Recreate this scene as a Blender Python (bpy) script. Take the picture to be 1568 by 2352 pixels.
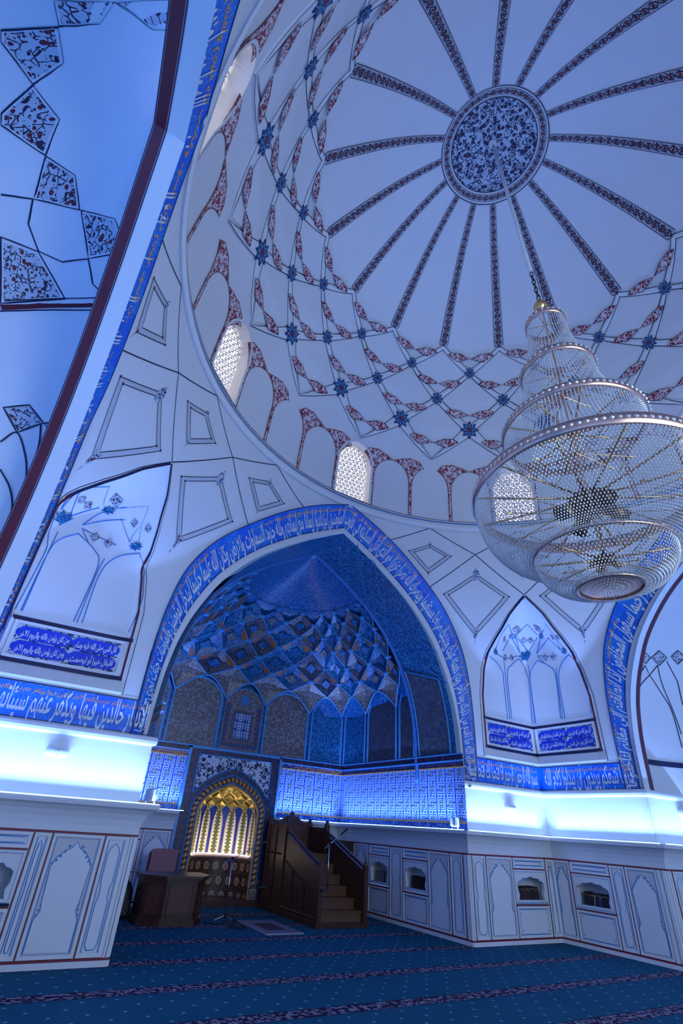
import bpy, math, random
from math import sin, cos, pi, radians, atan2, hypot, sqrt
from mathutils import Vector, Matrix
from mathutils.bvhtree import BVHTree

# ------------------------------------------------------------------ scene, camera
for _o in list(bpy.data.objects):
    bpy.data.objects.remove(_o, do_unlink=True)
SC = bpy.context.scene
COL = SC.collection
random.seed(7)
A = 5.53                                   # room centre to each wall (room centre is the origin)
CAMLOC = Vector((-5.059, -2.937, 1.6))
FPX = 1138.887
_yw, _pt, _ro = radians(29.872), radians(32.532), radians(4.179)
_fw = Vector((sin(_yw) * cos(_pt), cos(_yw) * cos(_pt), sin(_pt)))
_rt = Vector((cos(_yw), -sin(_yw), 0))
_up = _rt.cross(_fw)
_r2 = cos(_ro) * _rt + sin(_ro) * _up
_u2 = -sin(_ro) * _rt + cos(_ro) * _up
cam = bpy.data.cameras.new('camera')
cam.sensor_fit = 'VERTICAL'
cam.sensor_height = 36
cam.sensor_width = 24
cam.lens = FPX / 2352 * 36
cam.clip_start = 0.05
cam.clip_end = 200
camo = bpy.data.objects.new('camera', cam)
COL.objects.link(camo)
camo.matrix_world = Matrix(((_r2.x, _u2.x, -_fw.x, CAMLOC.x), (_r2.y, _u2.y, -_fw.y, CAMLOC.y),
                            (_r2.z, _u2.z, -_fw.z, CAMLOC.z), (0, 0, 0, 1)))
SC.camera = camo
SC.view_settings.view_transform = 'Standard'
SC.view_settings.look = 'None'
SC.view_settings.gamma = 1
SC.view_settings.use_curve_mapping = False
SC.view_settings.exposure = -0.1

# ------------------------------------------------------------------ world and lights
W = bpy.data.worlds.new('dusk')
SC.world = W
W.use_nodes = True
W.node_tree.nodes['Background'].inputs[0].default_value = (0.12, 0.24, 0.62, 1)
W.node_tree.nodes['Background'].inputs[1].default_value = 0.5
LED_COL = (0.18, 0.34, 1.0)
LED_W = 19.0                                # watts per metre of LED strip


def area_light(name, loc, direction, sx, sy, energy, color, spread=180):
    l = bpy.data.lights.new(name, 'AREA')
    l.shape = 'RECTANGLE'
    l.size, l.size_y, l.energy, l.color, l.spread = sx, sy, energy, color, radians(spread)
    o = bpy.data.objects.new(name, l)
    COL.objects.link(o)
    o.location = loc
    o.rotation_euler = Vector(direction).to_track_quat('-Z', 'Y').to_euler()
    return o


def in_picture(p):
    d = Vector(p) - CAMLOC
    z = d.dot(_fw)
    return z > 0 and 0 <= 784 + FPX * d.dot(_r2) / z <= 1568 and 0 <= 1176 - FPX * d.dot(_u2) / z <= 2352


def strip_light(name, a, b, direction, energy, color, spread):
    """light of an LED strip lying from a to b"""
    a, b = Vector(a), Vector(b)
    if not any(in_picture(a.lerp(b, t / 20)) for t in range(21)):
        name += '_offscreen'
    o = area_light(name, (a + b) / 2, direction, (b - a).length, .03, energy * (b - a).length, color, spread)
    zz_ = -Vector(direction).normalized()
    xx_ = (b - a).normalized()
    o.rotation_euler = Matrix((xx_, zz_.cross(xx_), zz_)).transposed().to_euler()
    return o


# daylight falling in through the open entrance arch behind the photographer
area_light('entrance_daylight_offscreen', (0.0, -6.6, 3.6), (0, 1, 0), 5.4, 5.6, 420, (0.61, 0.78, 1.0))


# ------------------------------------------------------------------ pixel helpers
def ray(x, y):
    return (_fw + (x - 784) / FPX * _r2 - (y - 1176) / FPX * _u2).normalized()


def on_plane(px, p, n):
    r = ray(*px)
    n = Vector(n)
    return CAMLOC + r * ((Vector(p) - CAMLOC).dot(n) / r.dot(n))


# ------------------------------------------------------------------ mesh builder
class MB:
    def __init__(s):
        s.V, s.F, s.U = [], [], []

    def v(s, p, uv=(0, 0)):
        s.V.append(tuple(p))
        s.U.append(uv)
        return len(s.V) - 1

    def f(s, *i):
        s.F.append(tuple(i))

    def quad(s, a, b, c, d, uv=((0, 0), (1, 0), (1, 1), (0, 1))):
        s.f(*[s.v(p, u) for p, u in zip((a, b, c, d), uv)])

    def box(s, lo, hi):
        x0, y0, z0 = lo
        x1, y1, z1 = hi
        i = [s.v(p, (p[0] + p[1], p[2])) for p in ((x0, y0, z0), (x1, y0, z0), (x1, y1, z0), (x0, y1, z0), (x0, y0, z1), (x1, y0, z1), (x1, y1, z1), (x0, y1, z1))]
        for q in ((0, 3, 2, 1), (4, 5, 6, 7), (0, 1, 5, 4), (1, 2, 6, 5), (2, 3, 7, 6), (3, 0, 4, 7)):
            s.f(*[i[k] for k in q])

    def fbox(s, o, u, v, w, a0, a1, b0, b1, c0, c1):
        """box in a frame o + a*u + b*v + c*w"""
        o, u, v, w = Vector(o), Vector(u), Vector(v), Vector(w)
        i = []
        for c in (c0, c1):
            for (a, b) in ((a0, b0), (a1, b0), (a1, b1), (a0, b1)):
                i.append(s.v(o + u * a + v * b + w * c, (a, b)))
        for q in ((0, 3, 2, 1), (4, 5, 6, 7), (0, 1, 5, 4), (1, 2, 6, 5), (2, 3, 7, 6), (3, 0, 4, 7)):
            s.f(*[i[k] for k in q])

    def grid(s, fn, nu, nv, skip=None):
        b = len(s.V)
        for j in range(nv + 1):
            for i in range(nu + 1):
                p, uv = fn(i / nu, j / nv)
                s.v(p, uv)
        for j in range(nv):
            for i in range(nu):
                k = b + j * (nu + 1) + i
                s.f(k, k + 1, k + nu + 2, k + nu + 1)

    def tube(s, pts, r, n=6, closed=False, cap=True):
        pts = [Vector(p) for p in pts]
        m = len(pts)
        rr = r if isinstance(r, (list, tuple)) else [r] * m
        up = None
        rings = []
        dist = 0
        for i, p in enumerate(pts):
            if closed:
                t = (pts[(i + 1) % m] - pts[i - 1])
            else:
                t = pts[min(i + 1, m - 1)] - pts[max(i - 1, 0)]
            if t.length < 1e-9:
                t = Vector((0, 0, 1))
            t.normalize()
            if up is None:
                up = Vector((0, 0, 1)) if abs(t.z) < .9 else Vector((1, 0, 0))
            a = t.cross(up).normalized()
            up = a.cross(t).normalized()
            if i:
                dist += (p - pts[i - 1]).length
            rings.append([s.v(p + (a * cos(2 * pi * k / n) + up * sin(2 * pi * k / n)) * rr[i], (k / n, dist)) for k in range(n)])
        for i in range(m if closed else m - 1):
            r0, r1 = rings[i], rings[(i + 1) % m]
            for k in range(n):
                s.f(r0[k], r0[(k + 1) % n], r1[(k + 1) % n], r1[k])
        if cap and not closed:
            s.f(*rings[0][::-1])
            s.f(*rings[-1])

    def lathe(s, prof, n=24, c=(0, 0, 0), a0=0.0, a1=2 * pi):
        full = abs(a1 - a0 - 2 * pi) < 1e-6
        m = n if full else n + 1
        b = len(s.V)
        for j, (r, z) in enumerate(prof):
            for i in range(m):
                a = a0 + (a1 - a0) * i / n
                s.v((c[0] + r * sin(a), c[1] + r * cos(a), c[2] + z), (i / n, j / max(1, len(prof) - 1)))
        for j in range(len(prof) - 1):
            for i in range(n):
                i2 = (i + 1) % m
                s.f(b + j * m + i, b + j * m + i2, b + (j + 1) * m + i2, b + (j + 1) * m + i)

    def prism(s, poly, vec):
        vec = Vector(vec)
        lo = [s.v(p, (p[0] + p[1], p[2])) for p in poly]
        hi = [s.v(Vector(p) + vec, (p[0] + p[1], p[2])) for p in poly]
        n = len(poly)
        s.f(*lo[::-1])
        s.f(*hi)
        for i in range(n):
            s.f(lo[i], lo[(i + 1) % n], hi[(i + 1) % n], hi[i])

    def merge(s, verts, faces):
        b = len(s.V)
        for p in verts:
            s.v(p)
        for f in faces:
            s.f(*[b + i for i in f])

    def mesh(s, name, m, smooth=False):
        me = bpy.data.meshes.new(name)
        me.from_pydata(s.V, [], s.F)
        ul = me.uv_layers.new(name='UVMap')
        li = [0] * len(me.loops)
        me.loops.foreach_get('vertex_index', li)
        fl = []
        for i in li:
            fl.extend(s.U[i])
        ul.data.foreach_set('uv', fl)
        if smooth:
            me.polygons.foreach_set('use_smooth', [True] * len(me.polygons))
        if m is not None:
            me.materials.append(m)
        me.update()
        return me

    def build(s, name, m, parent=None, smooth=False):
        return place(name, s.mesh(name, m, smooth), parent)


def place(name, me, parent=None, rz=0.0, loc=None):
    o = bpy.data.objects.new(name, me)
    COL.objects.link(o)
    o.parent = parent
    if rz:
        o.rotation_euler.z = rz
    if loc is not None:
        o.location = loc
    return o


def tag(o, label, cat=None, group=None, kind=None):
    o['label'] = label
    if cat:
        o['category'] = cat
    if group:
        o['group'] = group
    if kind:
        o['kind'] = kind
    return o


def empty(name, loc=(0, 0, 0), rz=0.0):
    o = bpy.data.objects.new(name, None)
    COL.objects.link(o)
    o.location = loc
    o.rotation_euler.z = rz
    o.empty_display_size = .1
    return o


def thing(name, label, cat, loc=(0, 0, 0), rz=0.0, group=None):
    return tag(empty(name, loc, rz), label, cat, group)


def struct(name, label, rz=0.0):
    return tag(empty(name, (0, 0, 0), rz), label, None, None, 'structure')


# ------------------------------------------------------------------ node expressions
class X:
    """a socket with arithmetic"""
    def __init__(s, nt, so):
        s.nt, s.so = nt, so

    def op(s, o, b=None, c=None):
        n = s.nt.nodes.new('ShaderNodeMath')
        n.operation = o
        for k, q in enumerate((s, b, c)):
            if q is None:
                continue
            if isinstance(q, X):
                s.nt.links.new(q.so, n.inputs[k])
            else:
                n.inputs[k].default_value = q
        return X(s.nt, n.outputs[0])

    def __add__(s, b): return s.op('ADD', b)
    def __sub__(s, b): return s.op('SUBTRACT', b)
    def __mul__(s, b): return s.op('MULTIPLY', b)
    def __truediv__(s, b): return s.op('DIVIDE', b)
    def lt(s, b): return s.op('LESS_THAN', b)
    def gt(s, b): return s.op('GREATER_THAN', b)
    def fr(s): return s.op('FRACT')
    def fl(s): return s.op('FLOOR')
    def ab(s): return s.op('ABSOLUTE')
    def sn(s): return s.op('SINE')
    def cs(s): return s.op('COSINE')
    def mx(s, b): return s.op('MAXIMUM', b)
    def mn(s, b): return s.op('MINIMUM', b)


class MAT:
    def __init__(s, name, rough=.6, metal=0., spec=None):
        s.m = bpy.data.materials.new(name)
        s.m.use_nodes = True
        s.nt = s.m.node_tree
        s.b = s.nt.nodes['Principled BSDF']
        s.b.inputs['Roughness'].default_value = rough
        s.b.inputs['Metallic'].default_value = metal
        if spec is not None:
            s.b.inputs['Specular IOR Level'].default_value = spec
        s._uv = s._ob = None

    def uv(s):
        if s._uv is None:
            n = s.nt.nodes.new('ShaderNodeTexCoord')
            q = s.nt.nodes.new('ShaderNodeSeparateXYZ')
            s.nt.links.new(n.outputs['UV'], q.inputs[0])
            s.uvs = n.outputs['UV']
            s._uv = (X(s.nt, q.outputs[0]), X(s.nt, q.outputs[1]))
        return s._uv

    def ob(s):
        if s._ob is None:
            n = s.nt.nodes.new('ShaderNodeTexCoord')
            q = s.nt.nodes.new('ShaderNodeSeparateXYZ')
            s.nt.links.new(n.outputs['Object'], q.inputs[0])
            s.obs = n.outputs['Object']
            s._ob = tuple(X(s.nt, q.outputs[k]) for k in range(3))
        return s._ob

    def tex(s, kind, scale, out=0, vec=None, **kw):
        n = s.nt.nodes.new(kind)
        for k, v in kw.items():
            if hasattr(n, k):
                setattr(n, k, v)
            else:
                n.inputs[k].default_value = v
        n.inputs['Scale'].default_value = scale
        if vec is None:
            s.ob()
            vec = s.obs
        s.nt.links.new(vec, n.inputs['Vector'])
        return X(s.nt, n.outputs[out])

    def mix(s, fac, a, b):
        n = s.nt.nodes.new('ShaderNodeMix')
        n.data_type = 'RGBA'
        if isinstance(fac, X):
            s.nt.links.new(fac.so, n.inputs[0])
        else:
            n.inputs[0].default_value = fac
        for k, q in ((6, a), (7, b)):
            if isinstance(q, tuple):
                n.inputs[k].default_value = (*q, 1) if len(q) == 3 else q
            else:
                s.nt.links.new(q, n.inputs[k])
        return n.outputs[2]

    def col(s, c):
        if isinstance(c, tuple):
            s.b.inputs['Base Color'].default_value = (*c, 1)
        else:
            s.nt.links.new(c, s.b.inputs['Base Color'])
        return s

    def bump(s, h, strength=.3, dist=.01):
        n = s.nt.nodes.new('ShaderNodeBump')
        n.inputs['Strength'].default_value = strength
        n.inputs['Distance'].default_value = dist
        s.nt.links.new(h.so, n.inputs['Height'])
        s.nt.links.new(n.outputs[0], s.b.inputs['Normal'])
        return s

    def emit(s, c, st):
        s.b.inputs['Emission Color'].default_value = (*c, 1)
        s.b.inputs['Emission Strength'].default_value = st
        return s


def plain(name, c, rough=.6, metal=0., var=.12, scale=6., bump=0.0):
    q = MAT(name, rough, metal)
    n = q.tex('ShaderNodeTexNoise', scale, Detail=3.)
    q.col(q.mix(n, tuple(x * (1 - var) for x in c), tuple(min(1, x * (1 + var)) for x in c)))
    if bump:
        q.bump(q.tex('ShaderNodeTexNoise', scale * 12, Detail=2.), bump)
    return q.m


def floral(name, bg, fg, fg2=None, scale=22., thr=.10, uvs=True, rough=.6):
    """small leafy scrolls: thin vines between cells plus blossoms at cell centres"""
    q = MAT(name, rough)
    vec = None
    if uvs:
        q.uv()
        vec = q.uvs
    e = q.tex('ShaderNodeTexVoronoi', scale, 0, vec, feature='DISTANCE_TO_EDGE')
    d = q.tex('ShaderNodeTexVoronoi', scale, 0, vec)
    n = q.tex('ShaderNodeTexNoise', scale * 1.7, 0, vec, Detail=1.)
    n2 = q.tex('ShaderNodeTexNoise', scale * .9, 0, vec, Detail=0.)
    vine = (e + (n - .5) * .12).ab().lt(thr * .42) * n2.gt(.44)
    blos = (d + (n - .5) * .35).lt(thr * 2.7) * d.gt(.06)
    leaf = n.gt(.61) * e.gt(.03)
    k = vine.mx(blos).mx(leaf)
    c = q.mix(k, bg, fg)
    if fg2:
        c = q.mix(blos, c, fg2)
    return q.col(c).m


NAVY = (.012, .02, .075)
MT = {}
MT['plaster'] = plain('white_plaster', (.80, .80, .81), .75, 0, .035, 1.4, .03)
MT['panelgrey'] = plain('pale_grey_paint', (.60, .60, .64), .7, 0, .04, 3.)
MT['facet'] = plain('white_gloss_paint', (.82, .82, .82), .6, 0, .03, 3.)
MT['navy'] = plain('navy_paint', NAVY, .5)
MT['redline'] = plain('dark_red_paint', (.20, .012, .025), .5)
MT['redband'] = plain('oxblood_paint', (.12, .008, .022), .45)
MT['navyband'] = plain('navy_band_paint', (.012, .014, .07), .45)
MT['ltblue'] = plain('light_blue_paint', (.05, .22, .55), .5)
MT['script'] = plain('white_script_paint', (.82, .84, .86), .6, 0, .02)
MT['orange'] = plain('orange_script_paint', (.95, .42, .10), .6)
MT['goldpaint'] = plain('gold_paint', (.62, .36, .09), .35, .6)


def _band():
    q = MAT('blue_band_paint', .45)
    q.uv()
    w = q.tex('ShaderNodeTexNoise', 7., 0, q.uvs, Detail=1., Distortion=2.2)
    v = ((w * 9.).fr() - .5).ab().lt(.10)
    g = q.tex('ShaderNodeTexNoise', 2.2, 0, q.uvs, Detail=0.).gt(.42)
    c = q.mix(v * g, (.002, .14, .80), (.05, .46, .88))
    q.col(c)
    return q.m


MT['band'] = _band()
MT['cart'] = plain('cartouche_blue', (.006, .05, .60), .4)
MT['floral_red'] = floral('red_floral_paint', (.76, .68, .70), (.30, .014, .035), (.24, .010, .03), 12., .135)
MT['floral_dark'] = floral('dark_floral_paint', (.50, .53, .62), (.03, .02, .06), (.14, .012, .03), 9., .11)
MT['floral_navy'] = floral('navy_floral_paint', (.62, .68, .8), (.012, .03, .12), (.012, .03, .12), 9., .11)
MT['floral_blue'] = floral('blue_floral_tile', (.004, .07, .33), (.04, .34, .56), (.16, .16, .12), 16., .10, False, .3)
MT['floral_teal'] = floral('teal_floral_tile', (.008, .09, .26), (.05, .34, .55), (.02, .05, .20), 13., .10, False, .3)
MT['mosaic_tan'] = floral('tan_floral_mosaic', (.14, .125, .12), (.40, .38, .40), (.30, .08, .04), 15., .09, False, .35)
MT['mosaic_dark'] = floral('dark_floral_mosaic', (.05, .07, .12), (.15, .16, .20), (.20, .06, .03), 11., .10, False, .35)
MT['tileframe'] = plain('pale_blue_glaze', (.10, .36, .70), .25)
MT['tileorange'] = plain('rust_glaze', (.40, .10, .03), .3)


def _ribpat():
    q = MAT('dome_rib_paint', .6)
    u, v = q.uv()
    x = u - .5
    vv = v * 1.0
    w = (vv * 6.2832).sn() * .25
    v1 = (x - w).ab().lt(.07)
    v2 = (x + w).ab().lt(.07)
    p = ((vv * 2.).fr() - .5).ab()
    ro = (p * .9 + x.ab()).lt(.22)
    n = q.tex('ShaderNodeTexNoise', 9., 0, q.uvs, Detail=2.)
    lf = n.gt(.53) * x.ab().lt(.40)
    k = v1.mx(v2).mx(lf)
    c = q.mix(k, (.56, .55, .60), (.028, .024, .06))
    c = q.mix(ro, c, (.16, .012, .03))
    ed = x.ab().gt(.44)
    q.col(q.mix(ed, c, (.05, .02, .05)))
    return q.m


MT['rib'] = _ribpat()


MT['medal'] = floral('medallion_paint', (.50, .56, .66), (.02, .035, .10), (.03, .02, .07), 9., .14, False)


def _star():
    q = MAT('star_boss_paint', .5)
    u, v = q.uv()
    r = (u * u + v * v).op('SQRT')
    a = v.op('ARCTAN2', u)
    p = (a * 8.).cs()
    l1 = (r - (p * .10 + .42)).ab().lt(.06)
    l2 = (r - (p * -.12 + .66)).ab().lt(.05)
    ce = r.lt(p * .06 + .20)
    c = q.mix(l1.mx(l2), (.012, .035, .13), (.10, .34, .62))
    c = q.mix(ce, c, (.20, .012, .03))
    q.col(c)
    return q.m


MT['star'] = _star()


def _kufic():
    """square kufic key pattern, white strokes on blue with small dark squares"""
    q = MAT('kufic_tile', .3)
    u, v = q.uv()
    n = 1 / .29
    a, b = u * n, v * n
    par = ((a.fl() + b.fl()) * .5).fr().gt(.25)
    p, r = a.fr() - .5, b.fr() - .5
    d = p.ab().mx(r.ab())
    ring = (d - .40).ab().lt(.034).mx((d - .27).ab().lt(.03))
    gap = ((p + r * .2).ab().lt(.07)) * par
    gap2 = ((r + p * .2).ab().lt(.07)) * (par * -1. + 1.)
    br = gap.mx(gap2)
    ln = ring * (br * -1. + 1.)
    link = (br * d.gt(.26)) * (p.ab().mn(r.ab())).lt(.035)
    ln = ln.mx(link).mx(d.gt(.47) * ((a * 3.).fr() - .5).ab().lt(.25))
    c = q.mix(ln, (.006, .07, .52), (.62, .78, .92))
    dots = d.lt(.18) * (p.ab() - .095).ab().lt(.06) * (r.ab() - .095).ab().lt(.06)
    base = d.lt(.19)
    c = q.mix(base, c, (.45, .60, .75))
    c = q.mix(dots, c, (.02, .015, .03))
    q.col(c)
    return q.m


MT['kufic'] = _kufic()


def _carpet():
    q = MAT('blue_carpet', .95, 0, .1)
    x, y, z = q.ob()
    s = ((y - A) / 1.2 + .5).fr() - .5
    st = s.ab().lt(.105)
    ed = (s.ab() - .098).ab().lt(.008)
    vo = q.tex('ShaderNodeTexVoronoi', 15., 0).lt(.30)
    no = q.tex('ShaderNodeTexNoise', 16., 0, None, Detail=2.).gt(.53)
    fl = vo.mx(no)
    row = y / .20
    off = (row.fl() * .5).fr() * 1.0
    dx = (x / .34 + off).fr() - .5
    dy = row.fr() - .5
    dot = ((dx * dx) * 2.9 + dy * dy).op('SQRT').lt(.10)
    n = q.tex('ShaderNodeTexNoise', 1.3, 0, None, Detail=4.)
    c = q.mix(n, (.007, .068, .125), (.011, .10, .17))
    c = q.mix(dot, c, (.13, .30, .40))
    pat = q.mix(fl, (.018, .012, .04), (.24, .20, .27))
    pat = q.mix(ed, pat, (.016, .02, .06))
    c = q.mix(st, c, pat)
    q.col(c)
    q.bump(q.tex('ShaderNodeTexNoise', 260., 0, None, Detail=1.), .25, .004)
    return q.m


MT['carpet'] = _carpet()


def _wood(name, c1, c2, carved=0.):
    q = MAT(name, .38)
    x, y, z = q.ob()
    w = q.tex('ShaderNodeTexNoise', 3.5, 0, None, Detail=5., Distortion=1.5)
    g = (w * 9. + z * 2.).fr()
    q.col(q.mix(g, c1, c2))
    if carved:
        e = q.tex('ShaderNodeTexVoronoi', 26., 0, None, feature='DISTANCE_TO_EDGE')
        q.bump(e.lt(.12), carved, .012)
    return q.m


MT['wood'] = _wood('dark_walnut', (.045, .014, .007), (.085, .026, .012))
MT['woodcarve'] = _wood('carved_walnut', (.055, .016, .008), (.10, .03, .014), .8)
MT['woodstep'] = _wood('worn_step_wood', (.11, .048, .02), (.16, .07, .03))
MT['brass'] = plain('polished_brass', (.83, .50, .20), .22, 1.)
MT['rose'] = plain('rose_gold', (.80, .52, .42), .28, .9)
MT['chrome'] = plain('chrome_tube', (.62, .66, .72), .2, 1.)
MT['black'] = plain('black_metal', (.012, .012, .015), .45)
MT['whiteplastic'] = plain('white_plastic', (.80, .82, .84), .35)
MT['fabric'] = plain('rose_fabric', (.33, .15, .15), .95, 0, .2, 30.)


def _crystal():
    q = MAT('crystal_glass', .08)
    q.col((.90, .92, .95))
    q.b.inputs['Transmission Weight'].default_value = .15
    q.b.inputs['IOR'].default_value = 1.55
    q.b.inputs['Metallic'].default_value = .1
    return q.m


MT['crystal'] = _crystal()

# ------------------------------------------------------------------ surfaces and curves
def Rrev(z):
    t = 8.05 - z
    return 5.5 + .212 * t + .09 * t * t if t > 0 else 5.5


def S(az, z, off=0.):
    """corner wall and pendentive, az in degrees from the +Y wall towards the +X wall"""
    a = radians(az)
    p, q = A / max(abs(cos(a)), abs(sin(a))), Rrev(z)
    h = max(.10 - abs(p - q), 0.) / .10     # soft meeting of wall and pendentive
    R = min(p, q) - h * h * .025 - off
    return Vector((R * sin(a), R * cos(a), z))


def S2(x, z, off=0.):
    return S(math.degrees(atan2(x, A)), z, off)


def catmull(pts, n):
    P = [Vector(p) for p in pts]
    P = [2 * P[0] - P[1]] + P + [2 * P[-1] - P[-2]]
    out = []
    m = len(P) - 3
    for i in range(m):
        for k in range(n):
            t = k / n
            a, b, c, d = P[i:i + 4]
            out.append(.5 * (2 * b + (c - a) * t + (2 * a - 5 * b + 4 * c - d) * t * t + (3 * b - 3 * c + d - a) * t ** 3))
    out.append(P[-2].copy())
    return out


IC = catmull([(3.17, 2.6), (3.15, 3.3), (3.1, 3.8), (3.0, 4.3), (2.8, 4.85), (2.45, 5.5), (1.85, 6.18), (1.1, 6.75), (.5, 7.12), (0, 7.4)], 8)
OC = catmull([(3.55, 2.6), (3.56, 3.4), (3.55, 4.0), (3.50, 4.65), (3.33, 5.4), (2.93, 6.1), (2.33, 6.70), (1.55, 7.32), (.75, 7.78), (0, 8.08)], 8)
NA = len(IC) - 1


def arch(t, f):
    k = min(NA, max(0, t * NA))
    i = min(NA - 1, int(k))
    w = k - i
    return (IC[i].lerp(IC[i + 1], w)).lerp(OC[i].lerp(OC[i + 1], w), f)


def interp(tab, x):
    for (x0, y0), (x1, y1) in zip(tab, tab[1:]):
        if x <= x1:
            return y0 + (y1 - y0) * max(0, (x - x0)) / (x1 - x0)
    return tab[-1][1]


XI = [(p.y, p.x) for p in IC]
XO = [(p.y, p.x) for p in OC]
DN = [(3.1, 10.3), (4.4, 10.1), (5.0, 9.3), (5.4, 8.3), (5.7, 6.6), (5.91, 5.2), (6.16, 3.7), (6.3, 2.5), (6.56, 0.)]


def delta(z):
    return interp(DN, z)


def Nin(az, z, off=0.):
    """inside of a corner niche"""
    a = radians(az)
    R = (A + .06) / max(abs(cos(a)), abs(sin(a)))
    if z > 5.0:
        R = min(R, 6.06 + 1.9 * sqrt(max(0., 1 - ((z - 5.) / 1.56) ** 2)))
    R0_ = hypot(*S(az, z)[:2])
    e = min(1., abs(az - 45) / max(.05, delta(z)))
    e = min(1., e / .945)
    R = R0_ + (R - R0_) * (1 - e ** 6) ** .5 - off
    return Vector((R * sin(a), R * cos(a), z))


def dens(pts, step):
    out = []
    for p, q in zip(pts, pts[1:]):
        d = hypot(q[0] - p[0], q[1] - p[1])
        n = max(1, int(d / step + .999))
        for k in range(n):
            out.append((p[0] + (q[0] - p[0]) * k / n, p[1] + (q[1] - p[1]) * k / n))
    out.append(tuple(pts[-1][:2]))
    return out


def ribbon(mb, pts, w, fn, off=.004, step=.6, closed=False):
    if closed:
        pts = list(pts) + [pts[0]]
    q = dens(pts, step) if step else pts
    P = [fn(a, b, off) for a, b in q]
    N = [(fn(a, b, off + .02) - p) for (a, b), p in zip(q, P)]
    ribbon3(mb, P, N, w, closed)


def ribbon3(mb, P, N, w, closed=False):
    m = len(P)
    prev = None
    d = 0
    for i in range(m):
        if closed and i in (0, m - 1):
            t = P[1] - P[m - 2]
        else:
            t = P[min(i + 1, m - 1)] - P[max(i - 1, 0)]
        s = t.cross(N[i])
        s = s.normalized() if s.length > 1e-9 else Vector((1, 0, 0))
        if i:
            d += (P[i] - P[i - 1]).length
        cur = (mb.v(P[i] + s * w * .5, (0, d / w * .5)), mb.v(P[i] - s * w * .5, (1, d / w * .5)))
        if prev:
            mb.f(prev[0], prev[1], cur[1], cur[0])
        prev = cur


def fill(mb, poly, fn, off=.006, n=4, k=1.):
    """fill a (roughly convex) polygon of parameter points on a surface, uv in metres about its centre"""
    c = (sum(p[0] for p in poly) / len(poly), sum(p[1] for p in poly) / len(poly))
    m = len(poly)
    C3 = fn(c[0], c[1], off)
    nn = (fn(c[0], c[1], off + .02) - C3).normalized()
    ax = Vector((0, 0, 1)).cross(nn)
    ax = ax.normalized() if ax.length > 1e-6 else Vector((1, 0, 0))
    ay = nn.cross(ax)
    sd = (C3.x * 3.1 + C3.z * 1.7) if k > 0 else 0.
    k = abs(k)

    def vv(a, b):
        p = fn(a, b, off)
        d = p - C3
        return mb.v(p, ((d.dot(ax) + sd) * k, (d.dot(ay) + sd) * k))
    ci = vv(*c)
    last = None
    for j in range(1, n + 1):
        t = j / n
        ring = [vv(c[0] + (p[0] - c[0]) * t, c[1] + (p[1] - c[1]) * t) for p in poly]
        for i in range(m):
            i2 = (i + 1) % m
            if last is None:
                mb.f(ci, ring[i], ring[i2])
            else:
                mb.f(last[i], ring[i], ring[i2], last[i2])
        last = ring


def subdiv_poly(poly, step):
    return dens(list(poly) + [poly[0]], step)[:-1]


def plate(name, poly, fn, off, th, m, parent, step=.5):
    """raised plate with rim on a surface"""
    mb = MB()
    q = subdiv_poly(poly, step)
    fill(mb, q, fn, off + th, 2, -1.)
    b = [mb.v(fn(a, c, off - .01)) for a, c in q]
    t = [mb.v(fn(a, c, off + th)) for a, c in q]
    for i in range(len(q)):
        j = (i + 1) % len(q)
        mb.f(b[i], b[j], t[j], t[i])
    return mb.build(name, m, parent)


def star_poly(c, ra, rz, n=8, inner=.62, ph=0.):
    return [(c[0] + ra * (1 if i % 2 == 0 else inner) * sin(pi * i / n + ph), c[1] + rz * (1 if i % 2 == 0 else inner) * cos(pi * i / n + ph)) for i in range(2 * n)]


# ------------------------------------------------------------------ Arabic lettering
AR = {}


def _ar():
    for c, L in ((0xFE80, 'ء1آ2أ2ؤ2إ2ئ4ا2ب4ة2ت4ث4ج4ح4خ4د2ذ2ر2ز2س4ش4ص4ض4ط4ظ4ع4غ4'), (0xFED1, 'ف4ق4ك4ل4م4ن4ه4و2ى2ي4')):
        for i in range(0, len(L), 2):
            AR[L[i]] = (c, int(L[i + 1]))
            c += int(L[i + 1])


_ar()


def shape(t):
    out, prev, i = [], False, 0
    while i < len(t):
        ch = t[i]
        if ch not in AR:
            out.append(ch)
            prev = False
            i += 1
            continue
        c, n = AR[ch]
        if ch == 'ل' and i + 1 < len(t) and t[i + 1] in 'اأإآ':
            b = {'ا': 0xFEFB, 'أ': 0xFEF7, 'إ': 0xFEF9, 'آ': 0xFEF5}[t[i + 1]]
            out.append(chr(b + (1 if prev else 0)))
            prev = False
            i += 2
            continue
        nx = n == 4 and i + 1 < len(t) and t[i + 1] in AR and AR[t[i + 1]][1] > 1
        k = 0 if n == 1 else (1 if prev else 0) if n == 2 else {(0, 0): 0, (1, 0): 1, (0, 1): 2, (1, 1): 3}[(int(prev), int(nx))]
        out.append(chr(c + k))
        prev = nx
        i += 1
    return ''.join(reversed(out))


def glyphs(t, bold=.02):
    """outline mesh of a line of script: verts (x 0-1 from the right, y in em), faces"""
    c = bpy.data.curves.new('line', 'FONT')
    c.body = shape(t)
    c.offset = bold
    c.resolution_u = 3
    o = bpy.data.objects.new('line', c)
    COL.objects.link(o)
    bpy.context.view_layer.update()
    dg = bpy.context.evaluated_depsgraph_get()
    me = bpy.data.meshes.new_from_object(o.evaluated_get(dg))
    vs = [v.co.copy() for v in me.vertices]
    fs = [tuple(p.vertices) for p in me.polygons]
    bpy.data.objects.remove(o)
    bpy.data.curves.remove(c)
    bpy.data.meshes.remove(me)
    x0 = min(v.x for v in vs)
    x1 = max(v.x for v in vs)
    return [((x1 - v.x) / (x1 - x0), v.y) for v in vs], fs, x1 - x0


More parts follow.
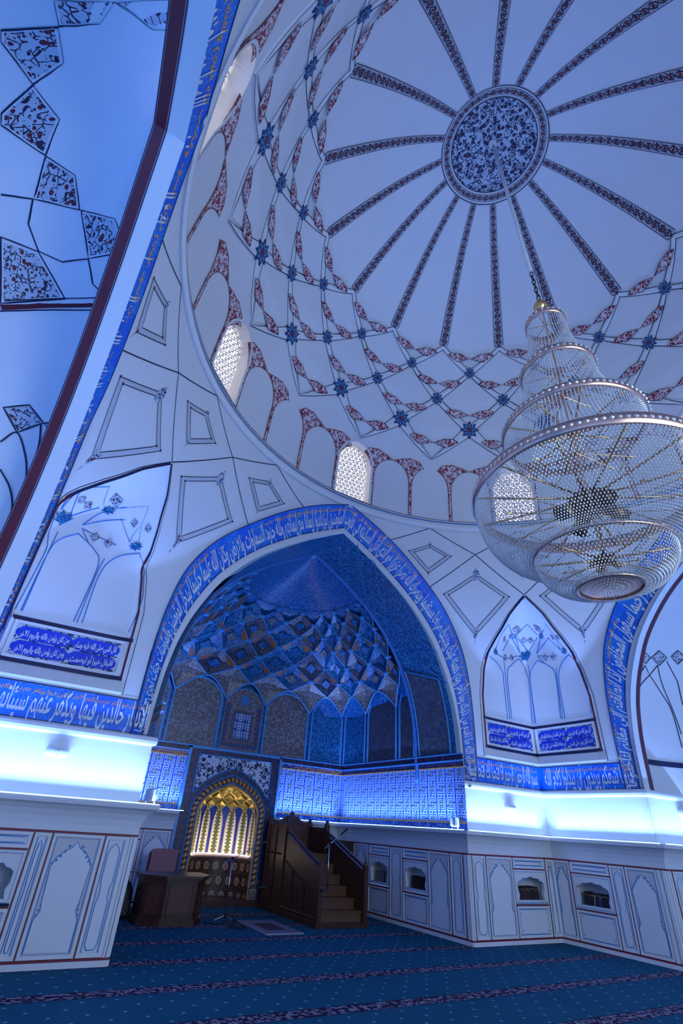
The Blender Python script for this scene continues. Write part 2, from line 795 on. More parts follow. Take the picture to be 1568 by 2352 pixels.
def write(mb, t, fn, bold=.02):
    """fn(s 0-1 along the reading direction, y em) -> point"""
    vs, fs, w = glyphs(t, bold)
    mb.merge([fn(x, y) for x, y in vs], fs)


# ------------------------------------------------------------------ floor
mb = MB()
mb.grid(lambda u, v: ((-9.5 + 19 * u, -9.5 + 20.2 * v, 0), (u, v)), 12, 12)
flo = tag(mb.build('floor', MT['carpet']), 'blue prayer carpet with dotted field and dark floral row stripes', None, None, 'structure')

# ------------------------------------------------------------------ dome
DP = catmull([(5.47, 8.0), (5.47, 8.25), (5.40, 9.2), (5.2, 9.96), (4.86, 10.8), (4.55, 11.55), (4.2, 12.28), (3.76, 12.9), (3.25, 13.47), (2.65, 14.06), (1.98, 14.62), (1.25, 15.08), (.6, 15.36), (0, 15.45)], 5)
DT = [(p.y, p.x) for p in DP]


def D(az, z, off=0.):
    R = interp(DT, z)
    dr = (interp(DT, min(15.44, z + .05)) - interp(DT, max(8, z - .05))) / (min(15.44, z + .05) - max(8, z - .05))
    n = Vector((-1, dr)).normalized() if z < 15.4 else Vector((0, -1))
    R += n.x * off
    a = radians(az)
    return Vector((R * sin(a), R * cos(a), z + n.y * off))


dome = struct('ceiling', 'ribbed white dome with floral ribs and net of painted diamonds')
mb = MB()
zs = [p.y for p in DP if p.y >= 9.95]
n = 96
for j, z in enumerate(zs):
    for i in range(n):
        mb.v(D(360 * i / n, z) if z < 15.44 else Vector((0, 0, 15.45)))
for j in range(len(zs) - 1):
    for i in range(n):
        mb.f(j * n + i, j * n + (i + 1) % n, (j + 1) * n + (i + 1) % n, (j + 1) * n + i)
mb.build('dome_shell', MT['plaster'], dome, True)


def copies(objs, n, step, skip0=True):
    for k in range(1, n):
        for o in objs:
            c = o.copy()
            COL.objects.link(c)
            c.rotation_euler.z = o.rotation_euler.z - radians(step * k)
            for ch in o.children:
                d = ch.copy()
                COL.objects.link(d)
                d.parent = c


# medallion at the crown
mb = MB()
RM = 1.0
zt = [15.45, 15.43, 15.38, 15.30, 15.22]
for j, z in enumerate(zt):
    for i in range(64):
        mb.v(D(360 * i / 63, z, .012) if j else Vector((0, 0, 15.438)), (i / 63, j / 4))
for j in range(4):
    for i in range(63):
        mb.f(j * 64 + i, j * 64 + i + 1, (j + 1) * 64 + i + 1, (j + 1) * 64 + i)
tag(mb.build('crown_medallion', MT['medal'], dome, True), 'round arabesque medallion at the crown')
mb = MB()
ribbon(mb, [(a, 15.165) for a in range(0, 361, 4)], .15, D, .016, 0, True)
mb.build('medallion_border', MT['rib'], dome)
mb = MB()
for z in (15.22, 15.105):
    ribbon(mb, [(a, z) for a in range(0, 361, 4)], .02, D, .02, 0, True)
mb.build('medallion_line', MT['navy'], dome)

sec = []
# rib of one sector
mb = MB()
rz_ = [12.86 + (15.1 - 12.86) * i / 24 for i in range(25)]
P = [D(0, z, .018) for z in rz_]
ln = 0
prev = None
for i, p in enumerate(P):
    w = .24 - .10 * i / 24
    if i:
        ln += (p - P[i - 1]).length
    cur = (mb.v(p + Vector((w / 2, 0, 0)), (1, ln / .34)), mb.v(p - Vector((w / 2, 0, 0)), (0, ln / .34)))
    if prev:
        mb.f(prev[0], cur[0], cur[1], prev[1])
    prev = cur
    if i == 0:
        t = mb.v(D(0, 12.76, .018), (.5, -.2))
        mb.f(cur[0], cur[1], t)
sec.append(mb.build('dome_rib', MT['rib'], dome))

NV, N3, N2, N1, NE = (9.96, 0), (10.8, 11.25), (11.55, 0), (12.28, 11.25), (12.84, 0)


def dpl(a):
    return lambda u, v, off=0.: D(u, v, off)


# net cells of one sector: shallow faceted diamonds
def cell(name, pts, depth=.05):
    mb = MB()
    c = (sum(p[0] for p in pts) / 4, sum(p[1] for p in pts) / 4)
    q = [(c[0] + (p[0] - c[0]) * .86, c[1] + (p[1] - c[1]) * .86) for p in pts]
    V3 = [D(a, z, .012) for a, z in q]
    lo = [D(a, z, -.01) for a, z in q]
    ct = D(c[0], c[1], .012 + depth)
    i = [mb.v(p) for p in V3]
    j = [mb.v(p) for p in lo]
    k = mb.v(ct)
    for t in range(4):
        mb.f(i[t], i[(t + 1) % 4], k)
        mb.f(j[t], j[(t + 1) % 4], i[(t + 1) % 4], i[t])
    return mb.build(name, MT['plaster'], dome)


sec.append(cell('net_panel', [(0, 9.96), (11.25, 10.8), (0, 11.55), (-11.25, 10.8)]))
sec.append(cell('net_panel', [(11.25, 10.8), (22.5, 11.55), (11.25, 12.28), (0, 11.55)]))
sec.append(cell('net_panel', [(0, 11.55), (11.25, 12.28), (0, 12.84), (-11.25, 12.28)]))


def net_rib(p, q, w0, w1):
    """slender raised facet between two nodes, outlined in navy"""
    mb = MB()
    ml = MB()
    Q = dens([p, q], 2.)
    P = [D(a, z, .034) for a, z in Q]
    N = [D(a, z, .06) - x for (a, z), x in zip(Q, P)]
    m = len(P)
    L, R_ = [], []
    for i in range(m):
        t = P[min(i + 1, m - 1)] - P[max(i - 1, 0)]
        s = t.cross(N[i]).normalized()
        w = w0 + (w1 - w0) * i / (m - 1)
        L.append(P[i] + s * w / 2)
        R_.append(P[i] - s * w / 2)
    b = len(mb.V)
    for i in range(m):
        nn = N[i].normalized()
        for p_ in (L[i] - nn * .04, L[i], P[i] + nn * .012, R_[i], R_[i] - nn * .04):
            mb.v(p_)
    for i in range(m - 1):
        for k in range(4):
            mb.f(b + i * 5 + k, b + i * 5 + k + 1, b + i * 5 + 6 + k, b + i * 5 + 5 + k)
    o = mb.build('net_rib', MT['facet'], dome)
    for E in (L, R_):
        ribbon3(ml, [x + n_.normalized() * .003 for x, n_ in zip(E, N)], N, .016)
    ml.build('painted_line', MT['navy'], o)
    return o


for s in (1, -1):
    sec.append(net_rib((0, 9.96), (s * 11.25, 10.8), .02, .30))
    sec.append(net_rib((0, 11.55), (s * 11.25, 10.8), .12, .20))
    sec.append(net_rib((0, 11.55), (s * 11.25, 12.28), .17, .08))
    sec.append(net_rib((0, 12.80), (s * 11.25, 12.28), .10, .14))
# star bosses
def boss(a, z, r):
    k = 360 / (2 * pi * interp(DT, z))
    return plate('star_boss', star_poly((a, z), r * k, r * .93), D, .045, .02, MT['star'], dome, 2.)


def boss_uv(o, r):
    me = o.data
    c = sum((v.co for v in me.vertices), Vector()) / len(me.vertices)
    r_ = max((v.co - c).length for v in me.vertices)
    ax = Vector((c.y, -c.x, 0)).normalized()
    ay = Vector((0, 0, 1))
    for l in me.loops:
        d = me.vertices[l.vertex_index].co - c
        me.uv_layers[0].data[l.index].uv = (d.dot(ax) / r_, d.dot(ay) / (r_ * .92))
    return o


for a, z, r in ((11.25, 10.8, .25), (0, 11.55, .175), (11.25, 12.28, .15)):
    sec.append(boss_uv(boss(a, z, r), r))
# bow-tie lozenges with red scrolls just below each row of nodes
for zc, a0, aw, dz in ((12.62, 11.25, 9.2, .10), (11.96, 0, 8.6, .11), (11.2, 11.25, 8.4, .12), (10.42, 0, 8.0, .13)):
    for s in (1, -1):
        mb = MB()
        fill(mb, subdiv_poly([(a0, zc - .03), (a0 + s * aw * .42, zc + dz * .75), (a0 + s * aw * .8, zc + dz * .9), (a0 + s * aw * .98, zc + dz * .35), (a0 + s * aw * .55, zc - dz * .95)], 1.), D, .066, 3)
        o = mb.build('scroll_lozenge', MT['floral_red'], dome)
        ml = MB()
        ribbon(ml, [(a0, zc - .03), (a0 + s * aw * .42, zc + dz * .75), (a0 + s * aw * .8, zc + dz * .9), (a0 + s * aw * .98, zc + dz * .35), (a0 + s * aw * .55, zc - dz * .95)], .012, D, .068, 2., True)
        ml.build('painted_line', MT['navy'], o)
        sec.append(o)
# spandrels of the blind arcade in the drum, two bays to a sector
BAY = 11.25


def bay_arch(c, w=4.6, z0=8.28, zs=9.1, za=9.72):
    L = [(c - w, z0), (c - w, zs)]
    for k in range(1, 9):
        t = k / 8
        L.append((c - w + w * (1 - cos(t * pi / 2)) * 1.0, zs + (za - zs) * sin(t * pi / 2) ** .85))
    return L + [(2 * c - a, z) for a, z in L[-2::-1]]


from mathutils.geometry import tessellate_polygon
BWD = 5.28
for k in range(2):
    c0 = BAY / 2 + k * BAY                  # column between two bays; the second column mirrors the first
    L1 = bay_arch(c0 - BAY / 2, BWD)
    L2 = bay_arch(c0 + BAY / 2, BWD)
    left = L1[len(L1) // 2:]                # crown of the left bay down to the column foot
    right = L2[:len(L2) // 2 + 1]           # column foot up to the crown of the right bay
    d_ = lambda a, z: (a, z) if k == 0 else (2 * c0 - a, z)
    lf = [p for p in left if p[1] < 9.70] if k == 0 else [(2 * c0 - a, z) for a, z in reversed(right) if z < 9.70]
    rt = [(a, z) for a, z in right] if k == 0 else [(2 * c0 - a, z) for a, z in reversed(left)]
    poly = lf + rt + [(c0 + 3.6, 9.80), (c0 + .6, 9.88), (c0 - 2.2, 9.83)]
    poly = [d_(*p) for p in poly]
    mb = MB()
    tri = tessellate_polygon([[Vector((a, z * 10, 0)) for a, z in poly]])
    ids = [mb.v(D(a, z, .014), (a * .095, z)) for a, z in poly]
    for t in tri:
        mb.f(*[ids[i] for i in t])
    o = mb.build('arcade_spandrel', MT['floral_red'], dome)
    ml = MB()
    ribbon(ml, poly, .014, D, .018, 1., True)
    ml.build('painted_line', MT['redline'], o)
    sec.append(o)
copies(sec, 16, 22.5)

# drum wall with eight arched windows
WH = 5.0                                    # window half-width in degrees


def wdelta(z):
    return WH if z < 9.3 else WH * sqrt(max(0., 1 - ((z - 9.3) / .55) ** 2)) ** 1.0


dz_ = [8.0, 8.28, 8.6, 9.0, 9.3] + [9.3 + .55 * sin(radians(a)) for a in (15, 30, 45, 60, 75, 85, 90)] + [9.97]
mb = MB()
for k in range(8):
    for z0, z1 in zip(dz_, dz_[1:]):
        win = 8.27 < (z0 + z1) / 2 < 9.85
        for s in (1, -1):
            d0, d1 = (wdelta(z0), wdelta(z1)) if win else (0, 0)
            n = 6
            for i in range(n):
                q = []
                for t, (z, d) in ((i / n, (z0, d0)), ((i + 1) / n, (z0, d0)), ((i + 1) / n, (z1, d1)), (i / n, (z1, d1))):
                    q.append(mb.v(D(45 * k + s * (d + (22.5 - d) * t), z)))
                mb.f(*q)
mb.build('drum_wall', MT['plaster'], dome, True)
MT['pane'] = MAT('daylit_pane', .3).col((.9, .85, .8)).emit((1.0, .87, .80), 1.2).m
MT['lattice'] = plain('plaster_lattice', (.82, .81, .80), .7)


def Wd(a, z, off=0.):
    r = interp(DT, z) + .22 - off
    return Vector((r * sin(radians(a)), r * cos(radians(a)), z))


for k in range(8):
    w = struct('window_%d' % (k + 1), 'arched drum window with a pierced plaster lattice over daylit glass')
    w.rotation_euler.z = -radians(45 * k)
    if k == 0:
        wz = [8.28, 8.6, 9.0, 9.3] + [9.3 + .55 * sin(radians(a)) for a in (15, 30, 45, 60, 75, 85, 89.9)]
        mb = MB()                           # reveal
        for s in (1, -1):
            for z0, z1 in zip(wz, wz[1:]):
                mb.quad(D(s * wdelta(z0), z0, .03), D(s * wdelta(z1), z1, .03), Wd(s * wdelta(z1), z1, -.05), Wd(s * wdelta(z0), z0, -.05))
        mb.quad(D(-WH, 8.28, .03), D(WH, 8.28, .03), Wd(WH, 8.28, -.05), Wd(-WH, 8.28, -.05))
        mrev = mb.mesh('window_reveal', MT['plaster'])
        mb = MB()
        ol = [(-wdelta(z), z) for z in wz] + [(wdelta(z), z) for z in reversed(wz)]
        ribbon(mb, [(a * 1.06, z) for a, z in ol], .05, lambda a, z, off: D(a, z, off), .03, 0)
        mfr = mb.mesh('window_frame', MT['lattice'])
        mb = MB()
        fill(mb, subdiv_poly(ol, 1.5), Wd, -.06, 3)
        mpane = mb.mesh('pane', MT['pane'])
        mb = MB()                           # lattice of crossing bars
        kx = 180 / (pi * 5.6)

        def inside(x, z):
            return 8.28 <= z <= 9.845 and abs(x * kx) <= wdelta(z)
        for ang in (0, 60, 120):
            ca, sa = cos(radians(ang)), sin(radians(ang))
            for i in range(-13, 14):
                o_ = i * .105 + (.05 if ang else 0)
                run = []
                for j in range(-26, 27):
                    t = j * .045
                    x, z = ca * t - sa * o_, 9.06 + sa * t + ca * o_
                    zig = .016 * (1 if j % 2 else -1)
                    x, z = x - sa * zig, z + ca * zig
                    if inside(x, z):
                        run.append((x * kx, z))
                    else:
                        if len(run) > 1:
                            ribbon(mb, run, .03, Wd, .0, 0)
                        run = []
                if len(run) > 1:
                    ribbon(mb, run, .03, Wd, .0, 0)
        mlat = mb.mesh('lattice_screen', MT['lattice'])
    for nm, me in (('window_reveal', mrev), ('window_frame', mfr), ('pane', mpane), ('lattice_screen', mlat)):
        place(nm, me, w)

# ring moulding under the drum
ring = struct('trim_1', 'thin ring moulding where the dome meets the walls')
mb = MB()
mb.lathe([(5.53, 8.0), (5.50, 8.03), (5.44, 8.06), (5.43, 8.12), (5.46, 8.16), (5.50, 8.18)], 96)
mb.build('ring_moulding', MT['plaster'], ring, True)
mb = MB()
for z, m_ in ((8.215, 'ltblue'),):
    ribbon(mb, [(a, z) for a in range(0, 361, 3)], .035, D, .012, 0, True)
mb.build('ring_line', MT['ltblue'], ring)
mb = MB()
ribbon(mb, [(a, 8.275) for a in range(0, 361, 3)], .014, D, .012, 0, True)
mb.build('ring_line', MT['redline'], ring)

# ------------------------------------------------------------------ corners: wall, niche, pendentive
def azL(z):
    return max(0., math.degrees(atan2(interp(XO, z), A)) - .05) if z < 8.08 else 0.


def corner_shell():
    mb = MB()
    zs = [2.6, 2.85, 3.1] + [3.1 + (6.56 - 3.1) * i / 90 for i in range(1, 91)] + [6.56 + (8.06 - 6.56) * i / 40 for i in range(1, 41)]
    for z0, z1 in zip(zs, zs[1:]):
        hole = 3.1 - 1e-6 < z0 and z1 < 6.56 + 1e-6
        for s in (0, 1):
            n = 40
            for i in range(n):
                q = []
                for t, z in ((i / n, z0), ((i + 1) / n, z0), ((i + 1) / n, z1), (i / n, z1)):
                    a0, a1 = azL(z), 45 - (delta(z) if hole else 0)
                    a = a0 + (a1 - a0) * t
                    q.append(mb.v(S(a if s == 0 else 90 - a, z)))
                mb.f(*q)
    return mb


def corner_niche():
    mb = MB()
    zs = [3.28] + [3.28 + (6.55 - 3.28) * i / 60 for i in range(1, 61)]
    n = 72
    b = len(mb.V)
    for z in zs:
        d = delta(z)
        for i in range(n + 1):
            mb.v(Nin(45 - d + 2 * d * i / n, z))
    for j in range(len(zs) - 1):
        for i in range(n):
            k = b + j * (n + 1) + i
            mb.f(k, k + 1, k + n + 2, k + n + 1)
    for s in (1, -1):                       # reveal
        for z0, z1 in zip(zs, zs[1:]):
            mb.quad(S(45 + s * delta(z0), z0), S(45 + s * delta(z1), z1), Nin(45 + s * delta(z1), z1), Nin(45 + s * delta(z0), z0))
    return mb


def sill():
    mb = MB()
    for s in (1, -1):
        n = 8
        for i in range(n):
            a0, a1 = 45 + s * 10.3 * i / n, 45 + s * 10.3 * (i + 1) / n
            mb.quad(S(a0, 3.1, .02), S(a1, 3.1, .02), S(a1, 3.14, .03), S(a0, 3.14, .03))
            mb.quad(S(a0, 3.14, .03), S(a1, 3.14, .03), Nin(a1, 3.30), Nin(a0, 3.30))
    return mb


ME = {}
ME['shell'] = corner_shell().mesh('corner_wall', MT['plaster'], False)
_nb = corner_niche()
ME['niche'] = _nb.mesh('niche_vault', MT['plaster'], False)
NB = BVHTree.FromPolygons([Vector(p) for p in _nb.V], _nb.F)
ME['sill'] = sill().mesh('niche_sill', MT['plaster'], False)


def nz(x, y):
    """pixel seen in the right-hand niche -> niche parameters, mirrored copies share them"""
    h = NB.ray_cast(CAMLOC, ray(1040 + x * 528 / 1568, 1330 + y * 528 / 1568))[0]
    return (math.degrees(atan2(h.x, h.y)), h.z) if h else None


def tangent(c):
    """flat frame touching the niche vault at one point"""
    P = Nin(*c)
    n = (Nin(c[0] + .15, c[1]) - Nin(c[0] - .15, c[1])).cross(Nin(c[0], c[1] + .02) - Nin(c[0], c[1] - .02)).normalized()
    if n.dot(Vector((-P.x, -P.y, -.2))) < 0:
        n = -n
    ay = (Vector((0, 0, 1)) - n * n.z).normalized()
    ax = ay.cross(n)
    return lambda a, b, off=0.: P + ax * a + ay * b + n * off


def meshes_corner():
    """painted decoration of one corner as named meshes"""
    out = []
    # net of navy lines on the pendentive
    mb = MB()
    net = [[(23, 6.62), (34.2, 7.47), (45, 8.03)], [(67, 6.62), (55.8, 7.47), (45, 8.03)], [(45, 6.57), (34.2, 7.47), (22.6, 8.03)],
           [(45, 6.57), (55.8, 7.47), (67.4, 8.03)], [(11.8, 7.53), (22.6, 8.03)], [(78.2, 7.53), (67.4, 8.03)]]
    for L in net:
        ribbon(mb, L, .02, S, .005, .8)
    for s in (1, -1):
        zz = [3.12 + (6.56 - 3.12) * i / 40 for i in range(41)]
        ribbon(mb, [(45 + s * (delta(z) + .25), z) for z in zz], .012, S, .005, 0)
    out.append(('pendentive_line', mb, MT['navy']))
    # kite frames: grey border between two fine lines
    def scale(P, c, k):
        return [(c[0] + (a - c[0]) * k, c[1] + (b - c[1]) * k) for a, b in P]
    for c in (34.3, 55.7):
        kites = [[(c, 7.03), (c + 7.4, 6.53), (c, 5.72), (c - 7.4, 6.53)]]
        for P, k in [(kites[0], .84)]:
            out += frame(P, (c, 6.5), k)
    for c in (22.8, 45., 67.2):
        P = [(c, 7.62), (c + 5.4, 7.39), (c, 6.95), (c - 5.4, 7.39)]
        out += frame(P, (c, 7.35), .74)
    return out


def frame(P, c, k):
    o = []
    Q = [(c[0] + (a - c[0]) * k, c[1] + (b - c[1]) * k) for a, b in P]
    mb = MB()
    m = len(P)
    for i in range(m):
        j = (i + 1) % m
        n = 8
        for t in range(n):
            q = []
            for (X0, X1), u in (((P[i], P[j]), t / n), ((P[i], P[j]), (t + 1) / n), ((Q[i], Q[j]), (t + 1) / n), ((Q[i], Q[j]), t / n)):
                q.append(mb.v(S(X0[0] + (X1[0] - X0[0]) * u, X0[1] + (X1[1] - X0[1]) * u, .006)))
            mb.f(*q)
    o.append(('kite_frame', mb, MT['panelgrey']))
    mb = MB()
    ribbon(mb, P, .014, S, .009, .8, True)
    ribbon(mb, Q, .014, S, .009, .8, True)
    for a, b in (P[1], P[3], Q[1], Q[3]):
        for t in range(4):
            fill(mb, star_poly((a, b), .32, .03, 4, .4), S, .011, 1)
            break
    o.append(('frame_line', mb, MT['navy']))
    # rosette above, leafy pendant below
    s_ = (P[0][1] - P[2][1])
    kx = .55
    mb = MB()
    fill(mb, star_poly((P[0][0], P[0][1] - s_ * .03), s_ * .12 * 10 * kx, s_ * .11, 9, .8), S, .012, 3, 1.6)
    fill(mb, star_poly((P[0][0], P[0][1] + s_ * .085), s_ * .022 * 10 * kx, s_ * .03, 4, .45), S, .012, 1)
    o.append(('rosette', mb, MT['floral_navy']))
    mb = MB()
    b = P[2]
    fill(mb, [(b[0] - s_ * .9 * kx, b[1] + s_ * .10), (b[0] - s_ * .5 * kx, b[1] + s_ * .02), (b[0] - s_ * .3 * kx, b[1] - s_ * .05), (b[0], b[1] - s_ * .07), (b[0] + s_ * .3 * kx, b[1] - s_ * .05),
              (b[0] + s_ * .5 * kx, b[1] + s_ * .02), (b[0] + s_ * .9 * kx, b[1] + s_ * .10), (b[0], b[1] + s_ * .07)], S, .012, 2, 1.6)
    fill(mb, star_poly((b[0], b[1] - s_ * .12), s_ * .22 * kx, s_ * .045, 4, .4), S, .012, 1)
    o.append(('leaf_pendant', mb, MT['floral_dark']))
    return o


def meshes_niche():
    out = []
    zz = [3.30 + (6.545 - 3.30) * i / 44 for i in range(45)]
    for lo, hi, m in ((0, 27, 'redband'), (27, 45, 'navyband')):
        mb = MB()
        for s in (1, -1):
            ribbon(mb, [(45 + s * max(0.02, delta(z) * .972), z) for z in zz[lo:hi + 1]], .062, Nin, .006, 0)
        out.append(('niche_border', mb, MT[m]))
    mb = MB()
    for z in (3.335, 3.93):
        for s in (1, -1):
            ribbon(mb, [(45, z), (45 + s * 10.0, z)], .06, Nin, .014, 1.)
    out.append(('niche_border', mb, MT['navyband']))
    # plaster frame round each inscription
    for s in (1, -1):
        a0, a1 = 45 + s * .35, 45 + s * 9.4
        mb = MB()
        for P, Q in (((a0, 3.385), (a1, 3.385)), ((a0, 3.875), (a1, 3.875))):
            ribbon(mb, [P, Q], .045, Nin, .03, 1.)
        for a in (a0, a1):
            ribbon(mb, [(a, 3.365), (a, 3.895)], .045, Nin, .03, .2)
        out.append(('inscription_frame', mb, MT['facet']))
        mb = MB()
        b0, b1 = 45 + s * .65, 45 + s * 9.1
        n = 10
        for i in range(n):
            q = [(b0 + (b1 - b0) * i / n, 3.41), (b0 + (b1 - b0) * (i + 1) / n, 3.41), (b0 + (b1 - b0) * (i + 1) / n, 3.85), (b0 + (b1 - b0) * i / n, 3.85)]
            mb.f(*[mb.v(Nin(a, z, .01), (a * .11, z)) for a, z in q])
        out.append(('inscription_ground', mb, MT['floral_navy']))
        mb = MB()
        for c in (2.75, 7.0):
            for zc in (3.525, 3.735):
                cc = 45 + s * c
                hw, hh = 2.05, .098
                P = []
                for i in range(40):
                    t = 2 * pi * i / 40
                    lob = 1 + .05 * cos(6 * t)
                    P.append((cc + hw * lob * math.copysign(abs(cos(t)) ** .35, cos(t)), zc + hh * math.copysign(abs(sin(t)) ** .55, sin(t))))
                fill(mb, P, Nin, .016, 4)
        out.append(('cartouche', mb, MT['cart']))
    # ribs of the blind arches and of the little stalactite vault, read off the photograph
    L = [[(372, 955), (345, 700), (340, 640), (300, 572), (250, 528)], [(388, 958), (360, 700), (352, 600), (345, 550)], [(400, 955), (370, 650), (400, 585), (447, 545)],
         [(543, 985), (520, 720), (505, 650), (475, 578), (447, 545)], [(565, 985), (535, 760), (525, 680), (515, 590)], [(560, 985), (528, 700), (535, 620), (575, 555)],
         [(735, 955), (700, 660), (650, 590), (575, 555)], [(748, 955), (712, 700), (705, 610)], [(765, 950), (722, 690), (740, 580), (790, 515)], [(945, 920), (920, 740), (880, 610), (790, 515)],
         [(380, 308), (405, 385)], [(503, 308), (430, 385)], [(503, 308), (575, 380)], [(635, 298), (605, 380)], [(635, 298), (690, 385)], [(380, 308), (325, 385), (285, 490)],
         [(340, 490), (385, 400)], [(455, 505), (400, 398)], [(455, 505), (430, 402)], [(515, 500), (440, 402)], [(515, 500), (575, 398)], [(570, 510), (600, 398)], [(570, 510), (655, 398)],
         [(735, 485), (645, 398)], [(735, 485), (700, 402)], [(690, 385), (762, 480)], [(285, 500), (350, 545)], [(580, 530), (620, 570)], [(345, 550), (440, 525)], [(575, 525), (710, 525)]]
    mb = MB()
    for l in L:
        if len(l) > 2:
            l = [tuple(p) for p in catmull(l, 6)]
        q = [nz(*p) for p in dens(l, 18.)]
        q = [p for p in q if p]
        if len(q) > 1:
            ribbon(mb, q, .022, Nin, .008, 0)
    out.append(('niche_line', mb, MT['ltblue']))
    for (x, y), rx, ry in (((508, 525), 72, 26), ((285, 495), 32, 15), ((762, 490), 36, 16), ((405, 390), 30, 11), ((605, 388), 34, 12)):
        mb = MB()
        c = nz(x, y)
        if c:
            R_ = .24 if rx > 60 else .13
            fill(mb, star_poly((0, 0), R_, R_ * .62), tangent(c), .03, 2, 1.5)
            out.append(('niche_star', mb, MT['floral_teal']))
    for (x, y), r in (((432, 343), 30), ((580, 335), 32), ((347, 410), 20), ((482, 418), 20), ((528, 418), 20), ((680, 395), 18), ((715, 390), 18), ((355, 535), 20), ((397, 537), 20), ((632, 535), 20), ((685, 533), 20)):
        c = nz(x, y)
        if c:
            r = r / 20
            P = [(0, .085 * r), (.075 * r, 0), (0, -.085 * r), (-.075 * r, 0)]
            mb = MB()
            fill(mb, P, tangent(c), .02, 2, 1.6)
            ribbon(mb, P, .01, tangent(c), .022, 0, True)
            out.append(('niche_diamond', mb, MT['floral_dark']))
    return out


DEC = [(n_, b_.mesh(n_, m_)) for n_, b_, m_ in meshes_corner() + meshes_niche()]

HAD = {
    0: [('قال رسول الله صلى الله عليه وسلم', 'نصف الليل ومن صلى الصبح', 'من صلى العشاء في جماعة فكأنما قام', 'في جماعة فكأنما صلى الليل كله'),
        ('قال رسول الله صلى الله عليه وسلم', 'بين الرجل وبين الشرك', 'إن العهد الذي بيننا وبينهم', 'والكفر ترك الصلاة')],
    3: [('قال النبي صلى الله عليه وسلم', 'فليقل خيرا أو ليصمت', 'من كان يؤمن بالله واليوم الآخر', 'ومن كان يؤمن بالله واليوم الآخر'),
        ('قال النبي صلى الله عليه وسلم', 'فليكرم ضيفه', 'من كان يؤمن بالله واليوم الآخر', 'ومن كان يؤمن بالله واليوم الآخر')]}


def hadith(k, parent):
    """two rows by two columns on each half of the niche; s=+1 is the half at the reader's right"""
    for half, s in ((0, 1), (1, -1)):
        mb = MB()
        tx = HAD[k][half]
        cols = (7.0, 2.75) if s > 0 else (2.75, 7.0)
        for ci, c in enumerate(cols):
            for ri, zc in enumerate((3.735, 3.525)):
                cc = 45 + s * c

                def fn(u, y, cc=cc, zc=zc, s=s):
                    return Nin(cc + 1.85 * (1 - 2 * u), zc - .045 + y * .125 + .02 * (1 - 2 * u), .021)
                write(mb, tx[ci * 2 + ri], fn, .025)
        mb.build('inscription', MT['script'], parent)


cn = {0: ('wall_corner_right', 'white corner with a pointed stalactite niche and two blue cartouche panels beside the right arch'),
      3: ('wall_corner_left', 'white corner with a pointed stalactite niche between the mihrab arch and the left arch'),
      1: ('wall_corner_front_right', 'white corner near the entrance on the right'), 2: ('wall_corner_front_left', 'white corner near the entrance on the left')}
CR = {}
CORN = 2.535
for k in range(4):
    root = struct(cn[k][0], cn[k][1], -k * pi / 2)
    CR[k] = root
    place('corner_wall', ME['shell'], root)
    place('niche_vault', ME['niche'], root)
    place('niche_sill', ME['sill'], root)
    mb = MB()                               # plain wall between ledge and cornice
    mb.quad((3.17, A, 1.6), (A, A, 1.6), (A, A, 2.6), (3.17, A, 2.6))
    mb.quad((A, A, 1.6), (A, 3.17, 1.6), (A, 3.17, 2.6), (A, A, 2.6))
    mb.build('lower_wall', MT['plaster'], root)
    mb = MB()                               # small rounded cornice
    pr = [(0., 2.47), (.03, 2.475), (.05, 2.5), (.055, 2.535), (.05, 2.57), (.03, 2.59), (0., 2.6)]
    for s in (0, 1):
        def fn(u, v):
            w, z = pr[int(round(v * 6))]
            x = 3.17 - w + (A - w - (3.17 - w)) * u
            p = (x, A - w, z)
            return (p if s == 0 else (p[1], p[0], z)), (u, v)
        mb.grid(fn, 1, 6)
    mb.build('cornice', MT['plaster'], root)
    if k in (0, 3):
        for nm, me in DEC:
            place(nm, me, root)
        hadith(k, root)
        # horizontal inscription band under the niche
        mb = MB()
        for s in (0, 1):
            n = 14
            for i in range(n):
                q = []
                for t, z in ((i / n, 2.615), ((i + 1) / n, 2.615), ((i + 1) / n, 3.06), (i / n, 3.06)):
                    a = 32.7 + 12.3 * t
                    q.append(mb.v(S(a if s == 0 else 90 - a, z, .006), (S(a, z).x * 1.0, z)))
                mb.f(*q)
        b = mb.build('inscription_band', MT['band'], root)
        mb = MB()
        ribbon(mb, [(32.7, 3.07), (45, 3.07), (57.3, 3.07)], .016, S, .008, .6)
        ribbon(mb, [(29.9, 2.612), (45, 2.612), (60.1, 2.612)], .012, S, .009, .6)
        mb.build('band_line', MT['navy'], b)
        mb = MB()
        mo = MB()
        if k == 0:
            tx = ['ذرونا نتبعكم يريدون أن يبدلوا كلام الله', 'بسم الله الرحمن الرحيم إنا فتحنا لك فتحا مبينا']
        else:
            tx = ['الأنهار خالدين فيها ويكفر عنهم سيئاتهم', 'وكان ذلك عند الله فوزا عظيما']
        # reading direction runs right to left: from larger to smaller local azimuth
        spans = [(58.8, 45.6), (44.4, 31.0)]
        for t, (a0, a1) in zip(tx, spans):
            def fn(u, y, a0=a0, a1=a1):
                f0, f1 = math.tan(radians(a0 if a0 <= 45 else 90 - a0)), math.tan(radians(a1 if a1 <= 45 else 90 - a1))
                f = f0 + (f1 - f0) * u
                a = math.degrees(math.atan(f))
                return S(a if a0 <= 45 else 90 - a, 2.705 + y * .47, .012)
            write(mb, t, fn, .012)

            def fo(u, y, a0=a0, a1=a1):
                return S(a0 + (a1 - a0) * u, 2.955 + y * .085, .011)
            write(mo, t + ' ' + t, fo, .02)
        mb.build('inscription', MT['script'], b)
        mo.build('kufic_inscription', MT['orange'], b)

# ------------------------------------------------------------------ arch bands of the four walls
def boff(f):
    return .03 - .19 * (1 - f) / (1 - FB)


